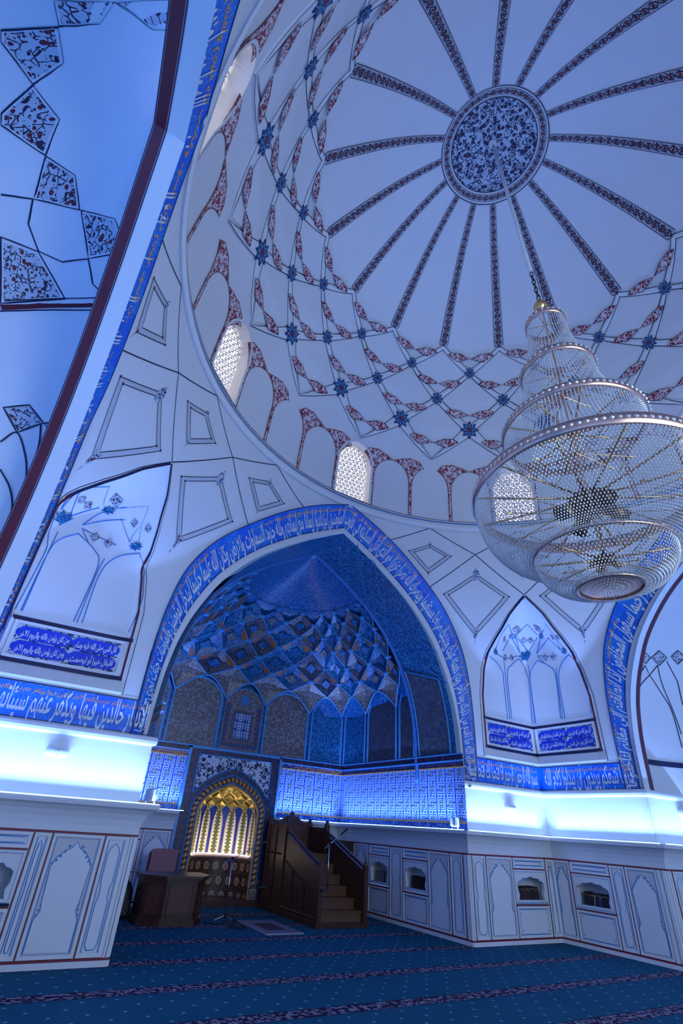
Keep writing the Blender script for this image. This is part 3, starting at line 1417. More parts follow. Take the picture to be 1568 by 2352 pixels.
FB = .20                                    # band starts this far out from the opening
_pl = [0.]
_pp = [arch(t / 200, .6) for t in range(201)]
for p, q in zip(_pp, _pp[1:]):
    _pl.append(_pl[-1] + (q - p).length)
LH = _pl[-1]


def t_of(s):
    s = max(0, min(LH, s))
    for i in range(200):
        if _pl[i + 1] >= s:
            return (i + (s - _pl[i]) / (_pl[i + 1] - _pl[i])) / 200
    return 1.


def band_pt(s, f, off):
    """s metres from the right foot over the crown to the left foot"""
    sg = 1 if s <= LH else -1
    p = arch(t_of(s if s <= LH else 2 * LH - s), f)
    return S2(sg * p.x, p.y, boff(f) + off)


TXT = {0: 'ليغفر لك الله ما تقدم من ذنبك وما تأخر ويتم نعمته عليك ويهديك صراطا مستقيما وينصرك الله نصرا عزيزا هو الذي أنزل السكينة في قلوب المؤمنين ليزدادوا إيمانا مع إيمانهم ولله جنود السماوات والأرض وكان الله عليما حكيما ليدخل المؤمنين والمؤمنات جنات تجري من تحتها',
       1: 'ومن لم يؤمن بالله ورسوله فإنا أعتدنا للكافرين سعيرا ولله ملك السماوات والأرض يغفر لمن يشاء ويعذب من يشاء وكان الله غفورا رحيما سيقول المخلفون إذا انطلقتم إلى مغانم لتأخذوها',
       3: 'ويعذب المنافقين والمنافقات والمشركين والمشركات الظانين بالله ظن السوء عليهم دائرة السوء وغضب الله عليهم ولعنهم وأعد لهم جهنم وساءت مصيرا ولله جنود السماوات والأرض وكان الله عزيزا حكيما'}
wn = {0: ('wall_back', 'mihrab wall with a deep tiled arch recess framed by a blue inscription band'), 1: ('wall_right', 'right wall with a white arched recess framed by a blue inscription band'),
      2: ('wall_front', 'entrance wall with an open arch'), 3: ('wall_left', 'left wall with a white arched recess framed by a blue inscription band')}
WR = {}
mb = MB()
mt_ = MB()
ml_ = MB()
for s in (1, -1):
    n = 72

    def fb(u, v, s=s):
        p = arch(u, FB + (1 - FB) * v)
        return S2(s * p.x, p.y, boff(FB + (1 - FB) * v) + .004), (_pl[int(u * 200)] * 1.0 + (20 if s < 0 else 0), v * .33)
    mb.grid(fb, n, 3)
    pr = [(FB, -.158), (FB - .02, -.142), (.10, -.138), (.04, -.15), (0., -.18)]

    def ft(u, v, s=s):
        f, o = pr[int(round(v * 4))]
        p = arch(u, f)
        return S2(s * p.x, p.y, o), (u, v)
    mt_.grid(ft, n, 4)
    for f, w_ in ((FB + .03, .014), (.99, .018)):
        q = [arch(i / n, f) for i in range(n + 1)]
        P = [S2(s * p.x, p.y, boff(f) + .009) for p in q]
        N = [S2(s * p.x, p.y, boff(f - .1) * 0 + .05) - S2(s * p.x, p.y, .009) for p in q]
        ribbon3(ml_, P, N, w_)
ME['aband'] = mb.mesh('inscription_band', MT['band'])
ME['atrim'] = mt_.mesh('arch_moulding', MT['plaster'])
ME['aline'] = ml_.mesh('band_line', MT['navy'])
for k in range(4):
    root = struct(wn[k][0], wn[k][1], -k * pi / 2)
    WR[k] = root
    b = place('inscription_band', ME['aband'], root)
    place('band_line', ME['aline'], b)
    place('arch_moulding', ME['atrim'], root)
    if k in TXT:
        mb = MB()

        def fn(u, y):
            s = .05 + u * (2 * LH - .1)
            return band_pt(s, FB + .06 + (.22 + y * 1.45) * (1 - FB) * .58, .011)
        write(mb, TXT[k], fn, .022)
        mb.build('inscription', MT['script'], b)
        mb = MB()

        def fk(u, y):
            return band_pt(.1 + u * (2 * LH - .2), .80 + y * .17, .010)
        write(mb, TXT[k], fk, .02)
        mb.build('kufic_inscription', MT['orange'], b)

# ------------------------------------------------------------------ white side recesses (left, right, entrance)
YR = A + .32


def M2(ph, z, off=0.):
    """half dome behind the arch, wider than the opening"""
    k = sqrt(max(0., 1 - ((z - 4.) / 4.4) ** 2)) if z > 4 else 1.
    a, b = max(.01, 3.3 * k - off), max(.01, 2.8 * k - off)
    p = radians(ph)
    r = 1 / sqrt((sin(p) / a) ** 2 + (cos(p) / b) ** 2)
    return Vector((r * sin(p), YR + r * cos(p), z))


vz = [0, 1.3, 2.6, 3.3, 4.0] + [4 + 4.4 * sin(radians(a)) for a in range(5, 90, 5)] + [8.399]
vb = MB()
for z in vz:
    for i in range(49):
        vb.v(M2(-90 + 180 * i / 48, z))
for j in range(len(vz) - 1):
    for i in range(48):
        k = j * 49 + i
        vb.f(k, k + 1, k + 50, k + 49)
ME['vault'] = vb.mesh('recess_vault', MT['plaster'], True)
mb, mr, mn = MB(), MB(), MB()
for s in (1, -1):
    L = [(3.17, 0), (3.17, 1.3)] + [(p.x, p.y) for p in IC]
    for (x0, z0), (x1, z1) in zip(L, L[1:]):
        mb.quad((s * x0, A, z0), (s * x1, A, z1), (s * x1, YR, z1), (s * x0, YR, z0))
    for m_, y0, y1, d in ((mr, A + .20, A + .305, .004), (mn, A + .183, A + .195, .005), (mn, A + .309, A + .32, .005)):
        for (x0, z0), (x1, z1) in zip(L[2:], L[3:]):
            t = Vector((x1 - x0, z1 - z0)).normalized()
            nx, nz_ = -t.y * d, t.x * d
            m_.quad((s * (x0 + nx), y0, z0 + nz_), (s * (x1 + nx), y0, z1 + nz_), (s * (x1 + nx), y1, z1 + nz_), (s * (x0 + nx), y1, z0 + nz_))
ME['reveal'] = mb.mesh('arch_reveal', MT['plaster'])
ME['vred'] = mr.mesh('arch_border', MT['redband'])
ME['vnavy'] = mn.mesh('arch_line', MT['navy'])
for k in (1, 2, 3):
    place('arch_reveal', ME['reveal'], WR[k])
    if k != 2:
        place('recess_vault', ME['vault'], WR[k])
        place('arch_border', ME['vred'], WR[k])
        place('arch_line', ME['vnavy'], WR[k])


def recess_reader(k):
    R = Matrix.Rotation(-k * pi / 2, 3, 'Z')
    bv = BVHTree.FromPolygons([R @ Vector(p) for p in vb.V], vb.F)
    Ri = R.inverted()

    def rd(x, y):
        h = bv.ray_cast(CAMLOC, ray(x, y))[0]
        if h is None:
            return None
        h = Ri @ h
        return (math.degrees(atan2(h.x, h.y - YR)), h.z)
    return rd


def rd_line(mb, rd, pts, w, off=.012, st=14.):
    if len(pts) > 3:
        pts = [tuple(p) for p in catmull(pts, 6)]
    q = [rd(*p) for p in dens(pts, st)]
    q = [p for p in q if p]
    if len(q) > 1:
        ribbon(mb, q, w, M2, off, 0)


def rd_diamond(root, rd, pts, m, name='painted_diamond'):
    P = [rd(*p) for p in dens(list(pts) + [pts[0]], 20.)[:-1]]
    P = [p for p in P if p]
    if len(P) < 3:
        return
    c = (sum(p[0] for p in P) / len(P), sum(p[1] for p in P) / len(P))
    mb = MB()
    fill(mb, [(c[0] + (a - c[0]) * .88, c[1] + (b - c[1]) * .88) for a, b in P], M2, .008, 4, .75)
    o = mb.build(name, m, root)
    ml = MB()
    ribbon(ml, P, .022, M2, .011, 0, True)
    ml.build('painted_line', MT['navy'], o)


rd3 = recess_reader(3)
z1 = lambda L: [(x / 2, y / 2) for x, y in L]
z2 = lambda L: [(x * .26786, 650 + y * .26786) for x, y in L]
MT['fl_vault'] = floral('vault_floral_paint', (.55, .58, .64), (.03, .02, .05), (.14, .012, .03), 17., .10)
for q in ([(266, 125), (292, 290), (150, 388), (2, 190), (2, 138)], [(150, 390), (272, 550), (206, 715), (2, 575), (2, 522)], [(208, 718), (345, 806), (364, 965), (155, 915)],
          [(372, 967), (528, 1006), (578, 1160), (406, 1188)], [(2, 1090), (175, 1157), (298, 1375), (2, 1395)], [(245, 2), (523, 10), (456, 110), (270, 120)], [(540, 8), (706, 140), (832, 148), (772, 2)]):
    rd_diamond(WR[3], rd3, z1(q), MT['fl_vault'])
for q in ([(28, 1070), (250, 1047), (370, 1203), (147, 1283)], [(378, 1205), (548, 1162), (466, 1355)]):
    rd_diamond(WR[3], rd3, z2(q), MT['fl_vault'])
mb = MB()
for q in ([(2, 895), (150, 915)], [(150, 915), (128, 1030), (176, 1155)], [(176, 1155), (285, 1205), (405, 1190)], [(405, 1190), (425, 1305), (500, 1380)], [(2, 138), (268, 122), (455, 112)], [(525, 8), (705, 140)]):
    rd_line(mb, rd3, z1(q), .022)
for q in ([(2, 1365), (145, 1285), (215, 1480), (226, 1650), (205, 1850), (120, 2050)], [(2, 1600), (80, 1750), (105, 1900), (80, 2050)], [(350, 1210), (330, 1400), (240, 1700), (130, 2050)]):
    rd_line(mb, rd3, z2(q), .02)
mb.build('vault_line', MT['navy'], WR[3])
mb = MB()
q = [p for p in (rd3(*p) for p in z2(dens([(0, 200), (500, 185), (930, 187)], 60.))) if p]
ribbon(mb, q, .10, M2, .012, 0)
mb.build('vault_border', MT['redband'], WR[3])
mb = MB()
for dz in (.07, -.07):
    ribbon(mb, [(a, b + dz) for a, b in q], .018, M2, .013, 0)
mb.build('vault_line', MT['navy'], WR[3])
rd1 = recess_reader(1)
z3 = lambda L: [(1040 + x * 528 / 1568, 1330 + y * 528 / 1568) for x, y in L]
for x, y, r in ((1312, 540, 38), (1405, 540, 52), (1533, 535, 48), (1244, 495, 24)):
    rd_diamond(WR[1], rd1, z3([(x, y - r), (x + r, y - 4), (x, y + r), (x - r, y - 4)]), MT['fl_vault'])
mb = MB()
for q in ([(1308, 590), (1258, 690), (1240, 850), (1250, 960)], [(1393, 590), (1425, 720), (1500, 900), (1556, 1060)], [(1308, 590), (1340, 655), (1393, 590)], [(1340, 655), (1420, 780), (1490, 900), (1560, 1150)],
          [(1340, 655), (1275, 730), (1252, 850), (1290, 1180)], [(1455, 560), (1530, 700), (1565, 860)]):
    rd_line(mb, rd1, z3(q), .022)
mb.build('vault_line', MT['navy'], WR[1])
mb = MB()
ribbon(mb, [(ph, 3.13) for ph in range(-88, 89, 4)], .10, M2, .012, 0)
mb.build('vault_border', MT['navyband'], WR[1])

# ------------------------------------------------------------------ mihrab recess
WB = WR[0]
YB, YV = A + 4.75, A + 1.5
HW = 3.17


def kwall(p0, p1, z0, z1, m, name, off=0.):
    mb = MB()
    p0, p1 = Vector((*p0, 0)), Vector((*p1, 0))
    L = (p1 - p0).length
    d = (p1 - p0).normalized()
    n = Vector((-d.y, d.x, 0)) * off
    a, b = p0 + n, p1 + n
    mb.quad((a.x, a.y, z0), (b.x, b.y, z0), (b.x, b.y, z1), (a.x, a.y, z1), ((0, z0), (L, z0), (L, z1), (0, z1)))
    return mb.build(name, m, WB)


MT['borderorange'] = floral('orange_scroll_tile', (.01, .03, .16), (.60, .22, .06), (.50, .16, .05), 9., .12, True, .35)
MT['borderblue'] = floral('blue_scroll_tile', (.008, .05, .40), (.10, .34, .70), (.06, .22, .6), 9., .10, True, .35)
MT['bordernavy'] = floral('navy_scroll_tile', (.010, .016, .07), (.07, .05, .10), (.22, .05, .03), 9., .10, True, .35)
# walls listed so that the left normal faces into the recess
segs = [((HW, A), (HW, YB)), ((HW, YB), (1.2, YB)), ((-1.2, YB), (-HW, YB)), ((-HW, YB), (-HW, A))]
for p0, p1 in segs:
    kwall(p0, p1, 1.33, 1.72, MT['plaster'], 'recess_wall')
    kwall(p0, p1, 1.72, 1.84, MT['borderblue'], 'tile_border')
    kwall(p0, p1, 1.84, 1.865, MT['orange'], 'tile_line', .004)
    kwall(p0, p1, 1.86, 2.84, MT['kufic'], 'tile_field')
    kwall(p0, p1, 2.84, 2.865, MT['orange'], 'tile_line', .004)
    kwall(p0, p1, 2.86, 2.96, MT['borderorange'] if p0[0] < 0 or p1[0] == 1.2 else MT['bordernavy'], 'tile_border')
    mb = MB()                               # dado moulding
    P0, P1 = Vector((*p0, 0)), Vector((*p1, 0))
    d = (P1 - P0).normalized()
    nn = Vector((-d.y, d.x, 0))
    for z0, z1, w_ in ((2.96, 2.985, .05), (3.085, 3.11, .05)):
        mb.fbox(P0, d, Vector((0, 0, 1)), nn, 0, (P1 - P0).length, z0, z1, 0, w_)
    o = mb.build('dado_moulding', MT['tileframe'], WB)
    mb = MB()
    mb.fbox(P0, d, Vector((0, 0, 1)), nn, 0, (P1 - P0).length, 2.985, 3.085, 0, .03)
    mb.build('dado_strip', MT['bordernavy'], o)
# the dado runs on above the mihrab
mb = MB()
mb.box((-1.2, YB - .05, 3.085), (1.2, YB, 3.11))
mb.build('dado_moulding', MT['tileframe'], WB)

# upper walls behind the arcade
for p0, p1 in (((HW, YV), (HW, YB)), ((HW, YB), (-HW, YB)), ((-HW, YB), (-HW, YV))):
    kwall(p0, p1, 3.0, 4.75, MT['floral_teal'], 'recess_wall')
for s in (1, -1):
    mb = MB()
    L = [(p.x, p.y) for p in IC if p.y > 3.1]
    L = [(interp(XI, 3.1), 3.1)] + L
    for (x0, z0), (x1, z1) in zip(L, L[1:]):
        mb.quad((s * x0, A + .175, z0), (s * x0, YV, z0), (s * x1, YV, z1), (s * x1, A + .175, z1))
    mb.build('barrel_vault', MT['floral_teal'], WB)
mb = MB()
mb.tube([(p.x, YV, p.y) for p in IC] + [(-p.x, YV, p.y) for p in IC[-2::-1]], .045, 6)
mb.build('arch_rib', MT['ltblue'], WB, True)
# strapwork ribs across the barrel
mb = MB()


def BV(t, y, off=0.):
    """t -1..1 over the barrel from left to right"""
    s = 1 if t >= 0 else -1
    p = arch(1 - abs(t), 0)
    q = arch(max(0, 1 - abs(t) - .01), 0)
    e = arch(min(1, 1 - abs(t) + .01), 0)
    d = (e - q).normalized()
    return Vector((s * (p.x - d.y * off), y, p.y + d.x * off * 1.0 if False else p.y - abs(d.x) * off))


for s in (1, -1):
    for L in ([(.08, A + .1), (.3, A + 1.4), (.5, A + .1), (.62, A + 1.4)], [(.0, A + .7), (.18, A + .1), (.4, A + 1.4), (.62, A + .1)], [(.62, A + .12), (.62, A + 1.4)]):
        P = [BV(s * a, b, .012) for a, b in dens(L, .05)]
        N = [BV(s * a, b, .05) - BV(s * a, b, .012) for a, b in dens(L, .05)]
        ribbon3(mb, P, N, .03)
mb.build('strapwork_line', MT['ltblue'], WB)


def marchpanel(c, u, nrm, hw, z0, zs, za, m, name='mosaic_panel', fr=.03):
    """flat pointed mosaic panel with a glazed rim"""
    c, u, nrm = Vector((*c, 0)), Vector((*u, 0)), Vector((*nrm, 0))
    L = [(-hw, z0), (-hw, zs)]
    for k in range(1, 9):
        t = k / 8
        L.append((-hw * (cos(t * pi / 2) ** .9 if t < 1 else 0), zs + (za - zs) * (sin(t * pi / 2) * .75 + t * .25)))
    L += [(-a, z) for a, z in L[-2::-1]]
    fn = lambda a, z, off=0.: c + u * a + nrm * off + Vector((0, 0, z))
    mb = MB()
    i0 = [mb.v(fn(a, z, .02), (a, z)) for a, z in L]
    mb.f(*i0)
    o = mb.build(name, m, WB)
    mb = MB()
    mb.tube([fn(a, z, .03) for a, z in L], fr, 5)
    mb.build('panel_rim', MT['tileframe'], o)
    return o, fn, L


BX = [(-2.58, .56, 0), (-1.27, .63, 0), (0, .53, 1), (1.27, .64, 0), (2.55, .5, 2)]
for x, hw, q in BX:
    o, fn, L = marchpanel((x, YB), (1, 0), (0, -1), hw, 3.12, 4.25, 4.72 if q != 1 else 4.62, MT[('mosaic_tan', 'tileorange', 'floral_teal')[q]] if q != 1 else MT['mosaic_tan'], fr=.03 if q != 1 else .012)
    if q == 1:                              # square kufic panel with lozenge border above the mihrab
        MT['lozenge'] = MAT('lozenge_border_tile', .35)
        uu, vv = MT['lozenge'].uv()
        lz = ((uu * 9.).fr() - .5).ab() + ((vv * 9.).fr() - .5).ab()
        MT['lozenge'].col(MT['lozenge'].mix(lz.lt(.34), (.02, .06, .18), (.36, .10, .05)))
        MT['lozenge'] = MT['lozenge'].m
        mb = MB()
        for a0, a1, b0, b1 in ((-.5, -.36, 3.16, 4.2), (.36, .5, 3.16, 4.2), (-.36, .36, 3.16, 3.30)):
            mb.quad(fn(a0, b0, .026), fn(a1, b0, .026), fn(a1, b1, .026), fn(a0, b1, .026), ((a0, b0), (a1, b0), (a1, b1), (a0, b1)))
        mb.build('lozenge_border', MT['lozenge'], o)
        mb = MB()
        mb.fbox((0, YB, 0), (1, 0, 0), (0, 0, 1), (0, -1, 0), -.30, .30, 3.32, 4.05, .02, .032)
        mb.build('kufic_frame', MT['mosaic_dark'], o)
        q_ = MAT('maze_tile', .35)
        uu, vv = q_.uv()
        a_, b_ = (uu * 14.), (vv * 14.)
        li = ((a_.fr() - .5).ab().lt(.25)) * ((b_ * .34).fr().gt(.25))
        l2 = ((b_.fr() - .5).ab().lt(.25)) * ((a_ * .27).fr().gt(.55))
        q_.col(q_.mix(li.mx(l2), (.008, .04, .30), (.45, .55, .68)))
        mb = MB()
        mb.fbox((0, YB, 0), (1, 0, 0), (0, 0, 1), (0, -1, 0), -.21, .21, 3.40, 3.98, .03, .036)
        mb.build('maze_kufic_square', q_.m, o)
        mb = MB()
        fill(mb, star_poly((0, 4.32), .14, .14, 8, .8), fn, .03, 2)
        mb.build('rosette', MT['ltblue'], o)
for s in (1, -1):
    for y, hw, q in ((2.66, .52, 2), (1.38, .62, 0), (.34, .28, 0)):
        marchpanel((s * HW, YV + y), (0, -s), (-s, 0), hw, 3.12, 4.25, 4.75, MT[('mosaic_dark', 'x', 'floral_teal')[q]])
    # tall framed panel beside the opening
    px_ = lambda y, z: Vector((s * (interp(XI, z) - .02), A + y, z))
    mb = MB()
    mb.grid(lambda u, v: (px_(.36 + u * .98, 3.14 + v * (1.45 - .75 * (2 * u - 1) ** 2 * 0 + .35 * u)), (u, v)), 4, 12)
    o = mb.build('mosaic_panel', MT['mosaic_dark'], WB)
    mb = MB()
    E_ = [px_(.33, 3.13 + 1.5 * t / 8) for t in range(9)] + [px_(.33 + 1.04 * t / 6, 4.63 + .35 * t / 6) for t in range(1, 7)] + [px_(1.37, 4.98 - 1.85 * t / 8) for t in range(1, 9)]
    mb.tube(E_, .018, 5)
    mb.build('panel_rim', MT['tileframe'], o)


# stalactite half dome
def MQ(ph, z, off=0.):
    s = interp(XI, z) / 3.08
    n = 7. if z < 4.5 else 2.3 + 4.7 * max(0, (5.7 - z) / 1.2) if z < 5.7 else 2.3
    p = radians(ph)
    a, b = HW * min(1, s), 3.25 * min(1, .55 * s + .45 * sqrt(max(0, 1 - ((z - 4.3) / 3.07) ** 2)))
    r = 1 / ((abs(sin(p)) / a) ** n + (abs(cos(p)) / b) ** n) ** (1 / n) - off
    return Vector((r * sin(p), YV + r * cos(p), z))


mb = MB()
qz = [4.3 + (7.36 - 4.3) * (i / 30) for i in range(31)]
for z in qz:
    for i in range(61):
        mb.v(MQ(-90 + 3 * i, z, -.14 if z < 6.42 else 0.))
for j in range(30):
    for i in range(60):
        k = j * 61 + i
        mb.f(k, k + 1, k + 62, k + 61)
mb.build('half_dome', MT['floral_blue'], WB, True)
CO = [-90, -77.9, -56.7, -44.3, -31.2, -9.95, 9.95, 31.2, 44.3, 56.7, 77.9, 90]
MI = [-84, -66.5, -50, -38.3, -21.3, 0, 21.3, 38.3, 50, 66.5, 84]
ZT = [4.30, 4.74, 5.04, 5.36, 5.68, 5.98, 6.25, 6.48]
NOFF = [.02, .05, .13, .12, .11, .09, .08, .05]
CN = [(ph, ZT[0]) for ph in CO], [(ph, ZT[1]) for ph in MI], [(ph, ZT[2]) for ph in CO], [(ph, ZT[3]) for ph in MI], [(ph, ZT[4]) for ph in CO], [(ph, ZT[5]) for ph in MI], [(ph, ZT[6]) for ph in CO], [(ph, ZT[7]) for ph in MI]


def mcell(P, offs, depth, m, name='stalactite_cell', bow=False):
    mb = MB()
    V = [MQ(a, z, o) for (a, z), o in zip(P, offs)]
    c = (sum(p[0] for p in P) / 4, sum(p[1] for p in P) / 4)
    ct = MQ(c[0], c[1], depth)
    up = MQ(c[0], c[1] + (P[2][1] - c[1]) * .45, depth + .02)
    i = [mb.v(p) for p in V]
    k = mb.v(ct)
    h = mb.v(up)
    if bow:                                 # lower edges follow the arches below
        for e, last in ((1, i[1]), (3, i[3])):
            pv = i[0]
            for t in range(1, 7):
                f = t / 6
                cur = last if t == 6 else mb.v(MQ(P[0][0] + (P[e][0] - P[0][0]) * f, P[0][1] + (P[e][1] - P[0][1]) * sin(f * pi / 2), offs[0] + (offs[e] - offs[0]) * f))
                mb.f(pv, cur, k)
                pv = cur
    else:
        mb.f(i[0], i[1], k)
        mb.f(i[0], k, i[3])
    mb.f(i[1], h, k)
    mb.f(i[3], k, h)
    mb.f(i[1], i[2], h)
    mb.f(i[3], h, i[2])
    mb.build(name, m, WB)
    return V, ct


rng = random.Random(3)
for row in range(6):
    lower, midr, upper = CN[row], CN[row + 1], CN[row + 2]
    if len(lower) > len(midr):              # columns at the bottom, mids at the sides
        trip = [(lower[j], midr[j], upper[j], midr[j - 1]) for j in range(1, len(lower) - 1)]
    else:
        trip = [(lower[j], midr[j + 1], upper[j], midr[j]) for j in range(len(lower))]
    for j, P in enumerate(trip):
        offs = (NOFF[row], NOFF[row + 1], NOFF[row + 2], NOFF[row + 1])
        m = MT['mosaic_tan'] if row == 0 else (MT['floral_teal'], MT['floral_blue'], MT['mosaic_dark'])[(j + row) % 3 if row % 2 else (0 if j % 2 else 2)]
        V, ct = mcell(P, offs, -.03 - .03 * (row % 2), m, bow=row == 0)
        # glazed arrises
        for a, b in ((0, 1), (0, 3)):
            mb = MB()
            if row:
                mb.tube([V[a], V[b]], .014, 4)
            else:
                mb.tube([MQ(P[0][0] + (P[b][0] - P[0][0]) * t / 6, P[0][1] + (P[b][1] - P[0][1]) * sin(t / 6 * pi / 2), offs[0] + (offs[b] - offs[0]) * t / 6) for t in range(7)], .02, 4)
            mb.build('stalactite_arris', MT['tileframe'], WB)
        # rust slivers under the lower nodes
        nv0 = (Vector((0, YV, ct.z)) - ct).normalized() * .012
        if row in (0, 1, 3):
            mb = MB()
            for q in (1, 3):
                mb.f(*[mb.v(x) for x in (V[q].lerp(V[2], .03) + nv0, V[q].lerp(V[2], .75).lerp(ct, .12) + nv0, V[q].lerp(ct, .40) + nv0)]) if row else None
            if mb.F:
                mb.build('rust_sliver', MT['tileorange'], WB)
        # small painted kite in the middle of the cell
        if row:
            mb = MB()
            e = [ct.lerp(V[q], .34) for q in range(4)]
            nv = (Vector((0, YV, ct.z)) - ct).normalized() * .03
            mb.f(*[mb.v(x + nv) for x in e])
            mb.build('cell_kite', MT['floral_blue'] if m is not MT['floral_blue'] else MT['mosaic_tan'], WB)
for row in (2, 3, 4, 5, 6, 7):
    for ph, z in CN[row]:
        if abs(ph) > 86:
            continue
        mb = MB()
        P = [MQ(ph + 2.7 * (1 if i % 2 == 0 else .6) * cos(pi * i / 6), z + .0, NOFF[row] + .10 * (1 if i % 2 == 0 else .6) * sin(pi * i / 6) - .0) for i in range(12)]
        mb.prism([p - Vector((0, 0, .02)) for p in P], (0, 0, .05))
        mb.build('stalactite_star', MT['tileframe'], WB)
# rim where the smooth cap begins
mb = MB()
mb.tube([MQ(a, 6.54, .01) for a in range(-90, 91, 3)], .02, 5)
mb.build('cap_rim', MT['ltblue'], WB)

# ------------------------------------------------------------------ mihrab niche in the back wall
YM = YB - .06
mih = WB


def marc(hw, zs, za, n=12):
    L = [(-hw, 0.)]
    L.append((-hw, zs))
    for k in range(1, n + 1):
        t = k / n
        L.append((-hw * cos(t * pi / 2) ** 1.05 if t < 1 else 0., zs + (za - zs) * (.62 * sin(t * pi / 2) + .38 * t)))
    return L + [(-a, z) for a, z in L[-2::-1]]


FM = lambda a, z, off=0.: Vector((a, YM - off, z))
op = marc(.93, 1.75, 2.55)
rect = []
for a, z in op:                             # matching points on the frame outline
    if z <= 1.75 + 1e-6:
        rect.append((-1.18 if a < 0 else 1.18, z))
    else:
        t = atan2(a, z - 1.75)
        r = min(1.18 / abs(sin(t)) if abs(sin(t)) > 1e-6 else 9, 1.32 / cos(t) if cos(t) > 1e-6 else 9)
        rect.append((r * sin(t), 1.75 + r * cos(t)))
mb = MB()
for i in range(len(op) - 1):
    q = [op[i], op[i + 1], rect[i + 1], rect[i]]
    mb.f(*[mb.v(FM(a, z, .0), (a, z)) for a, z in q])
for i in range(len(op) - 1):
    (a0, z0), (a1, z1) = rect[i], rect[i + 1]
    if abs(abs(a0) - abs(a1)) > 1e-6 and abs(z0 - z1) > 1e-6:
        k_ = (math.copysign(1.18, a0 + a1), 3.07)
        mb.f(*[mb.v(FM(a, z), (a, z)) for a, z in (rect[i], rect[i + 1], k_)])
fr = mb.build('mihrab_frame', MT['bordernavy'], mih)
mb = MB()
for a0, a1, b0, b1 in ((-1.24, -1.18, 0, 3.08), (1.18, 1.24, 0, 3.08), (-1.24, 1.24, 3.045, 3.09)):
    mb.fbox((0, YM, 0), (1, 0, 0), (0, 0, 1), (0, -1, 0), a0, a1, b0, b1, -.05, .03)
mb.build('mihrab_moulding', MT['tileframe'], mih)
MT['scroll_white'] = floral('navy_scroll_on_white', (.70, .72, .76), (.012, .02, .09), (.012, .02, .09), 6.5, .12)
o2 = marc(1.02, 1.80, 2.70)
for s in (1, -1):                           # white spandrels with navy scrolls
    mb = MB()
    P = [(s * abs(a), z) for a, z in o2[:len(o2) // 2 + 1] if z > 2.1]
    P = [(s * .96, 2.13)] + [p for p in P if abs(p[0]) < .95] + [(s * 0.0, 2.93), (s * .96, 2.93)]
    c = (s * .70, 2.72)
    ci = mb.v(FM(c[0], c[1], .012), c)
    ii = [mb.v(FM(a, z, .012), (a, z)) for a, z in P]
    for i in range(len(ii)):
        mb.f(ci, ii[i], ii[(i + 1) % len(ii)])
    o = mb.build('spandrel_panel', MT['scroll_white'], mih)
    mb = MB()
    mb.tube([FM(a, z, .016) for a, z in P] + [FM(*P[0], .016)], .014, 4)
    mb.build('panel_rim', MT['tileframe'], o)
q = MAT('gilded_rope', .4, .3)
u_, v_ = q.uv()
q.col(q.mix(((u_ + v_ * 9.).fr()).gt(.45), (.12, .05, .02), (.66, .30, .10)))
MT['rope'] = q.m
for hw, zs, za, r, m in ((.93, 1.75, 2.55, .022, 'ltblue'), (.86, 1.75, 2.47, .064, 'rope'), (.79, 1.75, 2.38, .02, 'ltblue'), (.755, 1.74, 2.33, .022, 'goldpaint')):
    mb = MB()
    mb.tube([FM(a, max(z, .22 if m == 'rope' else 0), .0) for a, z in dens(marc(hw, zs, za), .12)], r, 8)
    mb.build('rope_moulding' if m == 'rope' else 'arch_moulding', MT[m], mih, True)


def CY(t, z, off=0.):
    r = .75 - off
    f = 1. if z < 1.78 else sqrt(max(0, 1 - ((z - 1.78) / .60) ** 2))
    return Vector((r * f * sin(radians(t)), YM + .01 + r * .85 * f * cos(radians(t)), z))


mb = MB()
MT['goldcell'] = plain('gilded_cell', (.55, .38, .10), .32, .55, .3, 9.)
for zz, m_, nm in (([0, .25, .9, 1.3, 1.78, 1.84, 1.9], plain('mihrab_blue', (.012, .05, .34), .4), 'mihrab_niche'), ([1.9 + .475 * i / 10 for i in range(11)], MT['goldcell'], 'gilded_vault')):
    mb = MB()
    for z in zz:
        for i in range(25):
            mb.v(CY(-90 + 7.5 * i, z), (i * .06, z))
    for j in range(len(zz) - 1):
        for i in range(24):
            k = j * 25 + i
            mb.f(k, k + 1, k + 26, k + 25)
    mb.build(nm, m_, mih, True)
q = MAT('green_garland_panel', .5)
u_, v_ = q.uv()
w_ = ((v_ * 14.).fr() - .5).ab() * .55 + .05
x_ = u_.ab()
g = x_.lt(w_ * .20 + .020)
d_ = (x_ * 7. + ((v_ * 14.).fr() - .5).ab()).lt(.20)
c = q.mix(g, (.80, .78, .74), (.13, .16, .035))
c = q.mix(d_, c, (.30, .03, .02))
q.col(c)
MT['garland'] = q.m
for i in range(7):
    t = -78 + 26 * i
    hw = 9.6
    P = [(t - hw, .93), (t - hw, 1.55), (t - hw * .85, 1.68), (t - hw * .5, 1.80), (t, 1.90), (t + hw * .5, 1.80), (t + hw * .85, 1.68), (t + hw, 1.55), (t + hw, .93)]
    mb = MB()
    c0 = (t, 1.4)
    ci = mb.v(CY(*c0, .012), (0, 1.4))
    Q = dens(P + [P[0]], 3.)[:-1]
    ii = [mb.v(CY(a, z, .012), ((a - t) * .0131, z)) for a, z in Q]
    for k in range(len(ii)):
        mb.f(ci, ii[k], ii[(k + 1) % len(ii)])
    o = mb.build('garland_panel', MT['garland'], mih)
    mb = MB()
    ribbon(mb, P, .014, CY, .016, 3.)
    mb.build('panel_rim', MT['orange'], o)
